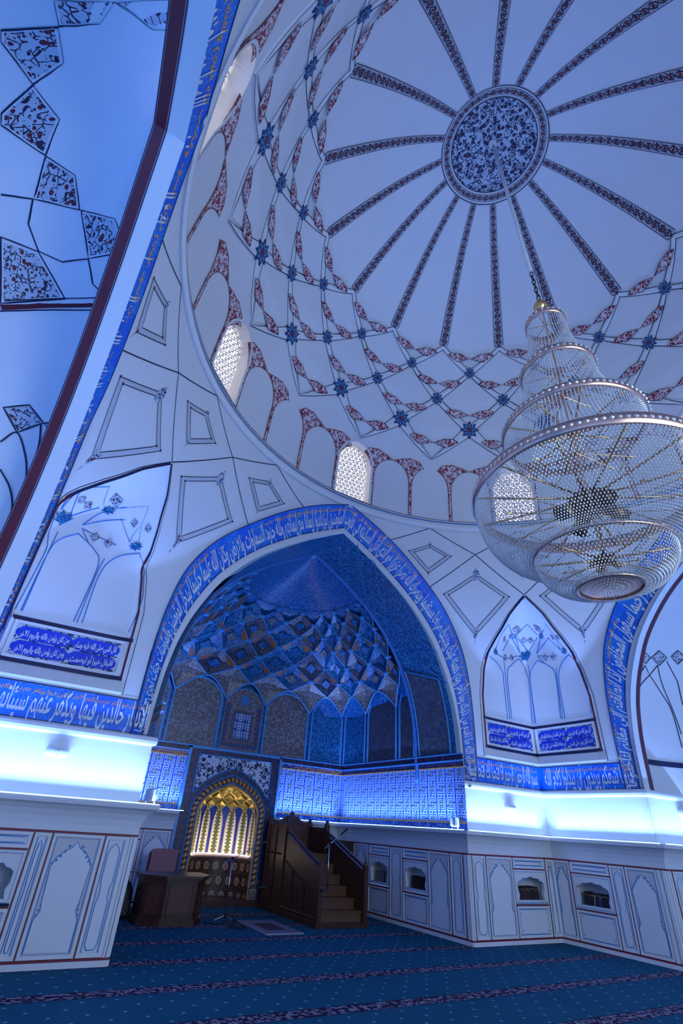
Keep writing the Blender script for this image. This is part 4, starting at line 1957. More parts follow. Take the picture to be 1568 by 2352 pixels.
for row, (z0, z1, n) in enumerate(((1.80, 2.02, 7), (1.95, 2.17, 6), (2.09, 2.28, 5), (2.2, 2.365, 3))):
    for i in range(n):
        w = 156 / 7 * (7 / n) * .5
        t = -90 + (i + .5) * 180 / n
        mb = MB()
        P = [CY(t, z0, .02), CY(min(88, t + w * .95), (z0 + z1) / 2, .05), CY(t, z1, .03), CY(max(-88, t - w * .95), (z0 + z1) / 2, .05)]
        ct = CY(t, (z0 + z1) / 2 + .02, -.005)
        ii = [mb.v(p) for p in P]
        k = mb.v(ct)
        for a in range(4):
            mb.f(ii[a], ii[(a + 1) % 4], k)
        o = mb.build('gilded_cell', MT['goldcell'], mih)
        mb = MB()
        mb.tube(P, .007, 4, True)
        mb.build('gilded_arris', plain('pale_gold', (.75, .62, .30), .3, .5) if (row, i) == (0, 0) else bpy.data.materials['pale_gold'], o)
q = MAT('brown_star_mosaic', .4)
u_, v_ = q.uv()
a_, b_ = u_ * 5.5, v_ * 3.6
off = ((b_.fl()) * .5).fr()
px_, pz_ = (a_ + off).fr() - .5, b_.fr() - .5
r_ = (px_ * px_ + pz_ * pz_).op('SQRT')
wv = (pz_.op('ARCTAN2', px_) * 10.).cs() * .02
q.uv()
e_ = q.tex('ShaderNodeTexVoronoi', 22., 0, q.uvs, feature='DISTANCE_TO_EDGE').lt(.06)
c = q.mix(e_, (.035, .014, .008), (.16, .07, .03))
c = q.mix((r_ + wv).lt(.27), c, (.58, .45, .38))
c = q.mix((r_ + wv).lt(.20), c, (.34, .15, .05))
q.col(c)
mb = MB()
for z in (.13, .84):
    for i in range(25):
        mb.v(CY(-90 + 7.5 * i, z, .02), (i * .075, z))
for i in range(24):
    mb.f(i, i + 1, i + 26, i + 25)
mb.build('mosaic_apron', q.m, mih, True)
mb = MB()
mb.tube([CY(-89 + 178 * i / 24, .87, .035) for i in range(25)], .035, 6)
mb.build('niche_shelf', plain('rose_marble', (.40, .24, .22), .35), mih, True)
mb = MB()
mb.tube([CY(-88 + 176 * i / 24, .925, .05) for i in range(25)], .011, 5)
mb.build('shelf_light', MAT('warm_strip', .4).col((1., .9, .75)).emit((1., .86, .62), 6.).m, mih)
area_light('mihrab_shelf_light', (0, YM + .22, .95), (0, .25, 1), 1.0, .06, 6, (1., .88, .70))
mb = MB()
mb.box((-1.0, YM - .12, 0), (1.0, YM + .7, .12))
mb.build('mihrab_step', MT['wood'], mih)
for s in (1, -1):                           # small footed pedestals of the rope moulding
    mb = MB()
    mb.fbox((s * .86, YM, 0), (1, 0, 0), (0, 0, 1), (0, -1, 0), -.09, .09, .12, .30, -.02, .06)
    mb.build('rope_pedestal', MT['mosaic_tan'], mih)

# ------------------------------------------------------------------ wainscot, cove, ledge, light strips
ZUP = Vector((0, 0, 1))
MT['led'] = MAT('led_strip', .4).col((.6, .8, 1.)).emit((.25, .55, 1.), 7.).m
SHELVES = []
MT['panelwarm'] = plain('warm_grey_paint', (.66, .64, .64), .7, 0, .04, 3.)


def hole_outline(c, W_):
    pts = [(-.40, .66), (-.37, .74), (-.41, .82), (-.41, .92), (-.35, .955), (-.29, .965), (-.25, 1.0), (-.10, 1.005), (0, 1.03)]
    L = [(c + a * W_, z) for a, z in pts]
    return L + [(2 * c - a, z) for a, z in L[-2::-1]]


def wains(root, o, u, n, L, items, m0, m1, led=True, e0=0., e1=0.):
    o, u, n = Vector((*o, 0)), Vector((*u, 0)), Vector((*n, 0))
    fn = lambda a, z, off=0.: o + u * a + n * off + ZUP * z
    mb = MB()                               # backing, plinth
    mb.fbox(o, u, ZUP, n, 0, L, .0, .06, -.05, .02)
    mb.build('plinth', MT['plaster'], root)
    mb = MB()
    for z0, z1 in ((.06, .085), (1.335, 1.36)):
        mb.fbox(o, u, ZUP, n, 0, L, z0, z1, -.05, .012)
    mb.build('red_rail', MT['redline'], root)
    ends = [0.] + [v_ for it in items for v_ in it[1:]] + [L]
    mb = MB()
    for a0, a1 in zip(ends[::2], ends[1::2]):
        if a1 - a0 > .002:
            mb.fbox(o, u, ZUP, n, a0, a1, .085, 1.335, -.05, -.002)
    mb.build('stile', MT['facet'], root)
    for kind, s0, s1 in items:
        c, W_ = (s0 + s1) / 2, s1 - s0
        # dark red stile beside the panel
        if kind != 'post':
            mb = MB()
            mb.fbox(o, u, ZUP, n, s0 - .020, s0 - .006, .085, 1.335, -.05, .006)
            mb.build('red_stile', MT['redline'], root)
        if kind == 'post':
            for t in range(2):
                mb = MB()
                mb.fbox(o, u, ZUP, n, s0 + W_ * t / 2, s0 + W_ * (t + .7) / 2, .085, 1.335, -.05, .02)
                mb.build('corner_moulding', MT['facet'], root)
            continue
        rows = [(.09, 1.33)] if kind in ('arch', 'narrow') else [(.09, .565), (1.16, 1.33)]
        for z0, z1 in rows:
            mb = MB()
            mb.fbox(o, u, ZUP, n, s0, s1, z0, z1, -.05, .0)
            p = mb.build('wainscot_panel', MT['panelwarm'] if kind == 'arch' else MT['plaster'], root)
            mb = MB()
            b = .03
            for a0, a1, b0, b1 in ((s0, s1, z0, z0 + b), (s0, s1, z1 - b, z1), (s0, s0 + b, z0 + b, z1 - b), (s1 - b, s1, z0 + b, z1 - b)):
                mb.fbox(o, u, ZUP, n, a0, a1, b0, b1, 0, .014)
            mb.build('panel_frame', MT['facet'], p)
            ml = MB()
            g = .045
            ribbon(ml, [(s0 + g, z0 + g), (s1 - g, z0 + g), (s1 - g, z1 - g), (s0 + g, z1 - g)], .011, fn, .003, 0, True)
            if kind == 'arch':
                hw = W_ / 2 - .055
                P = [(-1, .15), (-1, .45), (-.80, .54), (-.86, .62), (-.95, .98), (-.80, 1.07), (-.5, 1.145), (-.18, 1.185), (0, 1.25)]
                P = [(c + a * hw, z) for a, z in P]
                P = P + [(2 * c - a, z) for a, z in P[-2::-1]]
                mi = MB()
                mi.f(*[mi.v(fn(a, z, .004)) for a, z in P])
                mi.build('arch_inlay', MT['facet'], p)
                ribbon(ml, P, .011, fn, .006, 0)
                for s in (1, -1):           # painted leaves on the shoulders and at the waist
                    for t in range(5):
                        fill(ml, star_poly((c + s * hw * (.92 - .15 * t), 1.015 + .030 * t + .004 * t * t), .021, .021, 4, .6), fn, .007, 1)
                    for t in range(3):
                        fill(ml, star_poly((c + s * hw * (.86 + .04 * t), .60 - .05 * t), .014, .02, 4, .5), fn, .007, 1)
            elif kind == 'narrow':
                hw = W_ / 2 - .07
                if hw > .02:
                    P = [(-.6, .16), (-1, .22), (-1, .62), (-.75, .68), (-.75, .78), (-1, .84), (-1, 1.14), (-.7, 1.2), (0, 1.25)]
                    P = [(c + a * hw, z) for a, z in P]
                    P = P + [(2 * c - a, z) for a, z in P[-2::-1]]
                    mi = MB()
                    mi.f(*[mi.v(fn(a, z, .004)) for a, z in P])
                    mi.build('narrow_inlay', MT['facet'], p)
                    ribbon(ml, P + [P[0]], .011, fn, .006, 0)
            else:
                g = .075
                if z1 < 1:
                    for sa in (s0 + g + .03, s1 - g - .03):
                        for sb in (z0 + g + .03, z1 - g - .03):
                            fill(ml, star_poly((sa, sb), .015, .015, 4, .6), fn, .007, 1)
                ribbon(ml, [(s0 + g, z0 + g * .8), (c, z0 + g * .7), (s1 - g, z0 + g * .8), (s1 - g, z1 - g * .8), (c, z1 - g * .7), (s0 + g, z1 - g * .8)], .007, fn, .005, 0, True)
            ml.build('painted_outline', MT['ltblue'], p)
        if kind == 'cab':
            z0, z1 = .59, 1.135
            mb = MB()
            for za in (.575, 1.15):
                mb.fbox(o, u, ZUP, n, s0, s1, za - .01, za + .01, -.05, .008)
            mb.build('red_rail', MT['redline'], root)
            H = hole_outline(c, W_)
            rc = []
            cz = .84
            for a, z in H:
                t = atan2(a - c, z - cz)
                r = min((W_ / 2) / abs(sin(t)) if abs(sin(t)) > 1e-6 else 9, ((z1 - cz) / cos(t)) if cos(t) > 1e-6 else ((z0 - cz) / cos(t) if cos(t) < -1e-6 else 9))
                rc.append((c + r * sin(t), cz + r * cos(t)))
            mb = MB()
            m = len(H)
            cor = [(s0, z1), (s1, z1), (s1, z0), (s0, z0)]
            for i in range(m):
                j = (i + 1) % m
                mb.f(*[mb.v(fn(a, z, .0)) for a, z in (H[i], H[j], rc[j], rc[i])])
                for k_ in cor:              # fill the rectangle's corners
                    if (rc[i][0] - k_[0]) * (rc[j][0] - k_[0]) <= 1e-9 and (rc[i][1] - k_[1]) * (rc[j][1] - k_[1]) <= 1e-9 and abs(rc[i][0] - rc[j][0]) > 1e-6 and abs(rc[i][1] - rc[j][1]) > 1e-6:
                        mb.f(*[mb.v(fn(a, z, .0)) for a, z in (rc[i], rc[j], k_)])
                mb.f(*[mb.v(p_) for p_ in (fn(*H[i], 0), fn(*H[j], 0), fn(*H[j], -.05), fn(*H[i], -.05))])
            p = mb.build('cabinet_front', MT['plaster'], root)
            ml = MB()
            ribbon(ml, [(s0 + .03, z0 + .03), (s1 - .03, z0 + .03), (s1 - .03, z1 - .03), (s0 + .03, z1 - .03)], .008, fn, .004, 0, True)
            ribbon(ml, H, .008, fn, .004, 0, True)
            ml.build('painted_outline', MT['ltblue'], p)
            mb = MB()
            a0, a1 = c - .46 * W_, c + .46 * W_
            mb.quad(fn(a0, .64, -.05), fn(a1, .64, -.05), fn(a1, .64, -.30), fn(a0, .64, -.30))
            mb.quad(fn(a0, 1.06, -.05), fn(a1, 1.06, -.05), fn(a1, 1.06, -.30), fn(a0, 1.06, -.30))
            mb.quad(fn(a0, .64, -.30), fn(a1, .64, -.30), fn(a1, 1.06, -.30), fn(a0, 1.06, -.30))
            mb.quad(fn(a0, .64, -.05), fn(a0, .64, -.30), fn(a0, 1.06, -.30), fn(a0, 1.06, -.05))
            mb.quad(fn(a1, .64, -.05), fn(a1, .64, -.30), fn(a1, 1.06, -.30), fn(a1, 1.06, -.05))
            mb.build('cabinet_interior', MT['plaster'], root)
            SHELVES.append((root, o, u, n, c - .36 * W_, c + .36 * W_, .645))
    # cove and ledge
    pr = [(-.05, 1.35), (.0, 1.36), (.008, 1.44), (.03, 1.52), (.07, 1.59), (.12, 1.64), (.17, 1.665), (.18, 1.70), (.18, 1.725), (.155, 1.725), (.155, 1.70), (-.06, 1.70)]
    mb = MB()

    def fc(q, v):
        w, z = pr[int(round(v * 11))]
        a0, a1 = -max(w, 0) * m0 - e0, L + max(w, 0) * m1 + e1
        return fn(a0 + (a1 - a0) * q, z, w), (q, v)
    mb.grid(fc, 1, 11)
    mb.build('cove_ledge', MT['plaster'], root)
    if led:
        mb = MB()
        mb.fbox(o, u, ZUP, n, (.05 if m0 < 0 else -.10), L + (.10 if m1 > 0 else -.05), 1.726, 1.738, .165, .178)
        mb.build('led_strip', MT['led'], root)
        Rm = Matrix.Rotation(root.rotation_euler.z, 3, 'Z')
        a0, a1 = (.14 if m0 < 0 else -.02), L - (.14 if m1 < 0 else -.02)
        strip_light('ledge_led', Rm @ fn(a0, 1.735, .13), Rm @ fn(a1, 1.735, .13), Rm @ (-n * .14 + ZUP), LED_W * (.7 if root is WB else 1.), LED_COL, 98)


IT_R1 = [('post', .0, .06), ('narrow', .085, .42), ('arch', .45, 1.15), ('cab', 1.18, 2.10), ('arch', 2.14, 2.37)]
IT_R2 = [('arch', .01, .39), ('cab', .42, 1.26), ('narrow', 1.285, 1.58), ('arch', 1.605, 2.18), ('post', 2.21, 2.38)]
IT_L2 = [('arch', .01, .24), ('cab', .27, 1.09), ('narrow', 1.12, 1.31), ('arch', 1.34, 1.95), ('narrow', 1.985, 2.27), ('post', 2.30, 2.38)]
mir = lambda it, L: [(k, L - b, L - a) for k, a, b in reversed(it)]
F = A - .06
wains(CR[0], (3.09, F), (1, 0), (0, -1), 2.38, IT_R1, 1, -1)
wains(CR[0], (F, F), (0, -1), (-1, 0), 2.38, IT_R2, -1, 1)
wains(CR[3], (3.09, F), (1, 0), (0, -1), 2.38, mir(IT_L2, 2.38), 1, -1)
wains(CR[3], (F, F), (0, -1), (-1, 0), 2.38, IT_L2, -1, 1)
for k in (1, 2):
    wains(CR[k], (3.09, F), (1, 0), (0, -1), 2.38, [('arch', .45, 1.15)], 1, -1)
    wains(CR[k], (F, F), (0, -1), (-1, 0), 2.38, [('arch', .45, 1.15)], -1, 1)
IT_S = [('post', .0, .12), ('narrow', .17, .5), ('arch', .54, 1.16), ('cab', 1.19, 2.0), ('narrow', 2.03, 2.46), ('cab', 2.5, 3.28), ('arch', 3.33, 3.95), ('narrow', 4.0, 4.35)]
wains(WB, (3.09, F), (0, 1), (-1, 0), 4.75, IT_S, 1, -1)
wains(WB, (-3.09, F + 4.75), (0, -1), (1, 0), 4.75, mir(IT_S, 4.75), -1, 1)
wains(WB, (3.09, F + 4.75), (-1, 0), (0, -1), 1.85, [('arch', .1, .7), ('narrow', 1.5, 1.82)], -1, 0)
wains(WB, (-1.24, F + 4.75), (-1, 0), (0, -1), 1.85, [('arch', .03, .62), ('cab', .66, 1.45), ('narrow', 1.5, 1.8)], 0, -1)
# inner side walls of the white recesses: plaster, cornice, wainscot and ledge
for k, s in ((1, -1), (3, 1)):
    mb = MB()
    mb.quad((s * 3.165, A, 0), (s * 3.165, A + 2.7, 0), (s * 3.165, A + 2.7, 2.6), (s * 3.165, A, 2.6))
    mb.build('lower_wall', MT['plaster'], WR[k])
    mb = MB()
    pr = [(0., 2.47), (.03, 2.475), (.05, 2.5), (.055, 2.535), (.05, 2.57), (.03, 2.59), (0., 2.6)]
    mb.grid(lambda u, v: ((s * (3.17 - pr[int(round(v * 6))][0]), A - pr[int(round(v * 6))][0] + 2.7 * u, pr[int(round(v * 6))][1]), (u, v)), 1, 6)
    mb.build('cornice', MT['plaster'], WR[k])
    wains(WR[k], (s * 3.09, F), (0, 1), (-s, 0), 2.7, [('post', .0, .12), ('narrow', .17, .5), ('arch', .54, 1.16), ('narrow', 1.2, 1.5), ('arch', 1.54, 2.2)], 1, 0)
# light strips on the ledges of the white side recesses
for k in (1, 3):
    Rm = Matrix.Rotation(-k * pi / 2, 3, 'Z')
    # the far ledge and the side ledge that has no wainscot strip of its own
    e = 1 if k == 1 else -1
    for p, q, d in (((-1.8, YR + 2.45, 1.735), (1.8, YR + 2.45, 1.735), (0, .14, 1)), ((e * 2.9, YR + .05, 1.735), (e * 2.9, YR + 1.75, 1.735), (e * .14, 0, 1))):
        strip_light('recess_led', Rm @ Vector(p), Rm @ Vector(q), Rm @ Vector(d), LED_W * 1.5, (0.04, 0.27, 1.0), 140)
    mb = MB()
    P = [M2(-88 + 176 * i / 24, 1.68, .0) for i in range(25)]
    Q = [M2(-88 + 176 * i / 24, 1.70, .2) for i in range(25)]
    for i in range(24):
        mb.f(*[mb.v(p) for p in (P[i], P[i + 1], Q[i + 1], Q[i])])
    mb.build('recess_ledge', MT['plaster'], WR[k])

# ------------------------------------------------------------------ chandelier
CX, CY_ = .075, -.13
ch = thing('chandelier', 'huge tiered crystal chandelier with rose-gold rings hanging from the dome', 'chandelier', (CX, CY_, 4.0))
RG = [(8.63, .29), (7.5, .505), (6.34, .90), (5.30, 1.378), (4.45, .75), (4.05, .34)]
for z, r in RG:
    mb = MB()
    z -= 4.0
    h = .055 if r < 1 else .075
    if z < 1.:
        h = .02
    n = 72
    mb.lathe([(r - .012, z - h), (r + .016, z - h), (r + .022, z), (r + .016, z + h), (r - .012, z + h), (r - .012, z - h)], n)
    o = mb.build('tier_ring', MT['rose'], ch, True)
    mb = MB()
    nb = int(2 * pi * r / .075)
    for i in range(nb):
        a = 2 * pi * i / nb
        c = Vector((r * sin(a), r * cos(a), z))
        for sgn in (1, -1):
            rr = .026 if h > .03 else .014
            e = Vector((sin(a), cos(a), 0)) * (.012 + sgn * .018 + .004)
            t = Vector((cos(a), -sin(a), 0))
            p = [c + e + t * rr, c + e + ZUP * rr, c + e - t * rr, c + e - ZUP * rr, c + e + Vector((sin(a), cos(a), 0)) * sgn * .018]
            i0 = [mb.v(x) for x in p]
            for k in range(4):
                mb.f(i0[k], i0[(k + 1) % 4], i0[4])
    mb.build('ring_crystals', MT['crystal'], o)['kind'] = 'stuff'


def strand_profile(i, t):
    (z0, r0), (z1, r1) = RG[i], RG[i + 1]
    if i < 3:
        return r0 * (1 - .05 * sin(pi * t)) + (r1 - r0) * t ** 1.9, z0 + (z1 - z0) * t
    return r1 + (r0 - r1) * cos(t * pi / 2) ** .95, z0 + (z1 - z0) * sin(t * pi / 2) ** .95


for i, cnt in enumerate((52, 86, 130, 205, 110)):
    mb = MB()
    prof = [strand_profile(i, t / 60) for t in range(61)]
    ln = [0.]
    for (a, b), (c, d) in zip(prof, prof[1:]):
        ln.append(ln[-1] + hypot(c - a, d - b))
    nb = int(ln[-1] / .034)
    pos = []
    for k in range(nb):
        s = ln[-1] * (k + .5) / nb
        j = max(q for q in range(60) if ln[q] <= s)
        f = (s - ln[j]) / (ln[j + 1] - ln[j])
        pos.append((prof[j][0] + (prof[j + 1][0] - prof[j][0]) * f, prof[j][1] + (prof[j + 1][1] - prof[j][1]) * f, prof[j + 1][0] - prof[j][0], prof[j + 1][1] - prof[j][1]))
    for q in range(cnt):
        a = 2 * pi * q / cnt
        sa, ca = sin(a), cos(a)
        for k, (r, z, dr, dz) in enumerate(pos):
            tw = (.5 if (i >= 3 and k % 2) else 0) * 2 * pi / cnt
            sa, ca = sin(a + tw), cos(a + tw)
            c = Vector((r * sa, r * ca, z - 4))
            d = Vector((dr * sa, dr * ca, dz)).normalized() * .0175
            s1 = Vector((ca, -sa, 0)) * .0105
            s2 = d.cross(s1).normalized() * .0105
            i0 = [mb.v(c + d), mb.v(c + s1), mb.v(c + s2), mb.v(c - s1), mb.v(c - s2), mb.v(c - d)]
            for w in range(4):
                mb.f(i0[0], i0[1 + w], i0[1 + (w + 1) % 4])
                mb.f(i0[5], i0[1 + (w + 1) % 4], i0[1 + w])
    tag(mb.build('crystal_strands', MT['crystal'], ch), 'curtain of crystal bead strands', None, None, 'stuff')
mb = MB()                                   # crystal disc under the bowl
for rr in (.06, .12, .18, .24, .30):
    nb = int(2 * pi * rr / .035)
    for q in range(nb):
        a = 2 * pi * q / nb
        c = Vector((rr * sin(a), rr * cos(a), .03 + .03 * (rr / .3)))
        i0 = [mb.v(c + Vector(v) * .016) for v in ((1, 0, 0), (0, 1, 0), (-1, 0, 0), (0, -1, 0), (0, 0, -1.3))]
        for w in range(4):
            mb.f(i0[w], i0[(w + 1) % 4], i0[4])
tag(mb.build('crystal_disc', MT['crystal'], ch), 'flat rosette of crystals under the bowl', None, None, 'stuff')
mb = MB()
mb.lathe([(.33, .06), (.30, .05), (.15, .04), (0.01, .035)], 36)
mb.build('disc_plate', MT['rose'], ch)
mb = MB()
mb.lathe([(.018, 0.05), (.018, 5.1)], 10)
mb.build('stem', MT['rose'], ch, True)
for (z, r), ns in zip(RG[:5], (6, 8, 10, 12, 8)):
    zz_ = z - 4.0
    for i in range(ns):
        a = 2 * pi * (i + .3) / ns
        mb = MB()
        dip = .05 if r > .6 else .02
        mb.tube([(.02 * sin(a), .02 * cos(a), zz_ - dip), (r * .5 * sin(a), r * .5 * cos(a), zz_ - dip * .8), (r * .985 * sin(a), r * .985 * cos(a), zz_ - .02)], .014 if r > .6 else .008, 6)
        mb.build('spoke', MT['brass'], ch, True)
MT['bulbglass'] = plain('frosted_bulb', (.85, .80, .70), .3)
for z, r, ns in ((8.1, .16, 6), (7.0, .36, 10), (5.95, .62, 14), (5.0, 1.0, 18), (4.3, .42, 8)):
    zz_ = z - 4.
    for i in range(ns):
        a = 2 * pi * i / ns
        rr = r * (.8 + .2 * (i % 2))
        mb = MB()
        d = Vector((sin(a), cos(a), 0))
        mb.tube([d * .02 + ZUP * (zz_ + .02), d * rr + ZUP * (zz_ - .05)], .006, 5)
        arm = mb.build('lamp_arm', MT['brass'], ch)
        mb = MB()
        p = d * rr + ZUP * (zz_ - .05)
        mb.tube([p, p + d * .05 - ZUP * .008], [.014, .016], 6)
        mb.build('lamp_socket', MT['brass'], arm)
        mb = MB()
        p = p + d * .045 - ZUP * .008
        mb.tube([p, p + d * .02, p + d * .05], [.011, .014, .003], 6)
        mb.build('bulb', MT['bulbglass'], arm)
q = MAT('perforated_brass', .3, .8)
u_, v_ = q.uv()
pd = ((u_ * 16.).fr() - .5)
pe = ((v_ * 5.).fr() - .5)
q.col(q.mix((pd * pd + pe * pe).op('SQRT').lt(.27), (.10, .05, .02), (.70, .48, .24)))
MT['perf'] = q.m
for z, r, h in ((5.14, .27, .28), (4.38, .11, .11)):
    mb = MB()
    zz_ = z - 4
    mb.lathe([(.03, zz_ + h * .55), (r * .8, zz_ + h * .45), (r, zz_ + .1 * h), (r * .95, zz_ - .2 * h), (r * .6, zz_ - .42 * h), (.02, zz_ - .48 * h)], 32)
    mb.build('hub_bowl', MT['perf'], ch, True)
    for i in range(4):
        a = 2 * pi * (i + .35) / 4
        d = Vector((sin(a), cos(a), -.55)).normalized()
        p = Vector((r * .8 * sin(a), r * .8 * cos(a), zz_ - .15 * h))
        mb = MB()
        mb.tube([p, p + d * .02 * (h / .2), p + d * .16 * (h / .2)], [.035 * h / .2, .062 * h / .2, .07 * h / .2], 14)
        mb.build('hub_cup', MT['perf'], ch, True)
mb = MB()                                   # finial, hook, chain and long white suspension tube
mb.lathe([(.02, 5.02), (.10, 5.07), (.115, 5.12), (.09, 5.18), (.03, 5.22), (.02, 5.30)], 24)
mb.build('finial', MT['brass'], ch, True)
base = Vector((0, 0, 5.30))
top = Vector((-CX, -CY_, 11.44))
dirv = (top - base).normalized()
for i in range(7):
    mb = MB()
    c = base + dirv * (.05 + .115 * i)
    ax = Vector((1, 0, 0)) if i % 2 else Vector((0, 1, 0))
    mb.tube([c + dirv * (.075 * cos(t * pi / 6)) + ax * (.028 * sin(t * pi / 6)) for t in range(12)], .009, 5, True)
    mb.build('chain_link', MT['black'], ch, True)
mb = MB()
mb.tube([base + dirv * .86, base + dirv * (top - base).length], .036, 10)
mb.build('suspension_tube', MT['whiteplastic'], ch, True)
mb = MB()
mb.lathe([(.02, 11.30), (.08, 11.34), (.10, 11.42)], 16, (-CX, -CY_, 0))
mb.build('ceiling_hook_plate', MT['whiteplastic'], ch, True)

# ------------------------------------------------------------------ minbar
MX0, MX1 = 1.02, 2.14
MY = A + 1.94
mn_ = thing('minbar', 'dark carved wooden pulpit with steps and a crested back by the mihrab', 'pulpit', ((MX0 + MX1) / 2, MY, 0))
ox = (MX0 + MX1) / 2
hw = (MX1 - MX0) / 2
mb = MB()
mb.box((-hw - .04, -.06, 0), (hw + .04, 2.62, .08))
mb.build('plinth', MT['wood'], mn_)
for i in range(6):
    z = .08 + .17 * (i + 1)
    y0 = .06 + .29 * i
    mb = MB()
    mb.box((-hw + .06, y0, .08), (hw - .06, y0 + .30 if i < 5 else 2.56, z - .03))
    st = mb.build('step', MT['woodstep'], mn_)
    mb = MB()
    mb.box((-hw + .06, y0 - .025, z - .03), (hw - .06, y0 + .30 if i < 5 else 2.56, z))
    mb.build('tread', MT['woodstep'], st)
for s in (-1, 1):
    x = s * (hw - .03)
    mb = MB()
    pts = [(0.03, .08), (0.03, .90), (1.66, 1.47), (1.66, 1.60), (2.56, 1.60), (2.56, .08)]
    mb.prism([(x - .02, y, z) for y, z in pts], (.04, 0, 0))
    sp = mb.build('side_panel', MT['woodcarve'], mn_)
    mb = MB()
    for (y0, z0), (y1, z1) in (((.05, .14), (1.60, .14)), ((.05, .42), (1.64, .98)), ((1.64, .14), (1.64, 1.55)), ((.62, .14), (.62, .62)), ((1.15, .14), (1.15, .82)), ((2.10, .14), (2.10, 1.55)), ((1.66, 1.05), (2.54, 1.05))):
        mb.tube([(x + s * .03, y0, z0), (x + s * .03, y1, z1)], .018, 4)
    mb.build('panel_moulding', MT['wood'], sp)
    mb = MB()
    mb.tube([(x, -.0, .95), (x, 1.66, 1.53)], .035, 6)
    mb.build('handrail', MT['wood'], mn_)
    for y, zt, r in ((0.0, .98, .045), (1.66, 1.66, .05), (2.52, 1.68, .05)):
        mb = MB()
        mb.box((x - r, y - r, .0), (x + r, y + r, zt))
        po = mb.build('post', MT['wood'], mn_)
        mb = MB()
        mb.lathe([(r * 1.2, 0), (r * 1.25, .015), (r * .7, .03), (r * .95, .055), (r * .5, .085), (.004, .095)], 12, (x, y, zt))
        mb.build('post_knob', MT['wood'], po, True)
mb = MB()
mb.box((-hw + .03, 2.50, .9), (hw - .03, 2.55, 1.62))
mb.build('back_panel', _wood('red_brown_panel', (.10, .03, .018), (.15, .05, .028)), mn_)
mb = MB()
cr = [(-hw + .03, 1.60), (-hw + .10, 1.70), (-hw + .2, 1.68), (-.24, 1.73), (-.16, 1.80), (-.08, 1.79), (-.05, 1.86), (0, 1.91), (.05, 1.86), (.08, 1.79), (.16, 1.80), (.24, 1.73), (hw - .2, 1.68), (hw - .1, 1.70), (hw - .03, 1.60)]
mb.prism([(a, 2.49, z) for a, z in cr], (0, .05, 0))
mb.build('crest', MT['woodcarve'], mn_)

# ------------------------------------------------------------------ desk, chair, bag
dk = thing('desk', 'low dark wooden desk with three panelled faces before the mihrab', 'desk', (-1.55, A + 2.8, 0))
foot = [(-.61, -.15), (-.26, -.39), (.35, -.37), (.57, -.10), (.57, .40), (-.61, .40)]


def inset(P, d):
    c = Vector((sum(p[0] for p in P) / len(P), sum(p[1] for p in P) / len(P)))
    return [tuple(c + (Vector(p) - c) * (1 - d / (Vector(p) - c).length)) for p in P]


mb = MB()
mb.prism([(x, y, .08) for x, y in inset(foot, .04)], (0, 0, .56))
mb.build('body', MT['wood'], dk)
mb = MB()
mb.prism([(x, y, 0) for x, y in foot], (0, 0, .09))
mb.build('plinth', MT['wood'], dk)
mb = MB()
mb.prism([(x, y, .63) for x, y in inset(foot, -.0)], (0, 0, .035))
mb.prism([(x, y, .665) for x, y in inset(foot, -.05)], (0, 0, .045))
mb.build('desktop', MT['wood'], dk)
q = inset(foot, .04)
for i in range(3):
    a, b = Vector((*q[i], 0)), Vector((*q[i + 1], 0))
    L = (b - a).length
    d = (b - a).normalized()
    nn = Vector((d.y, -d.x, 0))
    mb = MB()
    mb.fbox(a, d, ZUP, nn, .07, L - .07, .16, .56, -.01, .012)
    p = mb.build('face_panel', MT['woodcarve'] if False else _wood('desk_panel_wood', (.075, .024, .014), (.12, .04, .022)) if i == 0 else bpy.data.materials['desk_panel_wood'], dk)
    mb = MB()
    for a0, a1, b0, b1 in ((.05, L - .05, .14, .17), (.05, L - .05, .55, .58), (.05, .08, .14, .58), (L - .08, L - .05, .14, .58)):
        mb.fbox(a, d, ZUP, nn, a0, a1, b0, b1, -.01, .022)
    mb.build('panel_moulding', MT['wood'], p)
cr_ = thing('chair', 'wooden chair with a rose fabric back behind the desk', 'chair', (-1.55, A + 3.75, 0))
mb = MB()
mb.grid(lambda u, v: ((-.27 + .54 * u, .05 + .04 * sin(pi * u) + .03 * v - .0, .60 + .44 * v - .03 * (2 * u - 1) ** 4 * (v > .9)), (u, v)), 10, 6)
mb.grid(lambda u, v: ((-.27 + .54 * u, .11 + .04 * sin(pi * u) + .03 * v, .60 + .44 * v - .03 * (2 * u - 1) ** 4 * (v > .9)), (u, v)), 10, 6)
for u in (0, 1):
    mb.grid(lambda w, v: ((-.27 + .54 * u, .05 + .06 * w + .03 * v, .60 + .41 * v), (w, v)), 1, 6)
mb.grid(lambda u, w: ((-.27 + .54 * u, .08 + .06 * w + .04 * sin(pi * u), 1.04 - .03 * (2 * u - 1) ** 4), (u, w)), 10, 1)
mb.build('backrest', MT['fabric'], cr_, False)
mb = MB()
mb.box((-.26, -.42, .40), (.26, .06, .48))
mb.build('seat', MT['fabric'], cr_)
for x in (-.28, .28):
    for y, z1 in ((-.40, .42), (.10, .98)):
        mb = MB()
        mb.tube([(x, y, 0), (x, y + (.02 if z1 > .5 else 0), z1)], .022, 6)
        mb.build('leg', MT['wood'], cr_)
    mb = MB()
    mb.tube([(x, -.40, .41), (x, -.40, .62), (x, .10, .66)], .02, 6)
    mb.build('armrest', MT['wood'], cr_)
bg = thing('backpack', 'black backpack standing on the carpet beside the desk', 'bag', (-2.32, A + 3.35, 0))
mb = MB()
sec_ = [(0, .15, .10), (.06, .18, .13), (.25, .19, .14), (.42, .17, .12), (.52, .12, .08), (.56, .05, .04)]
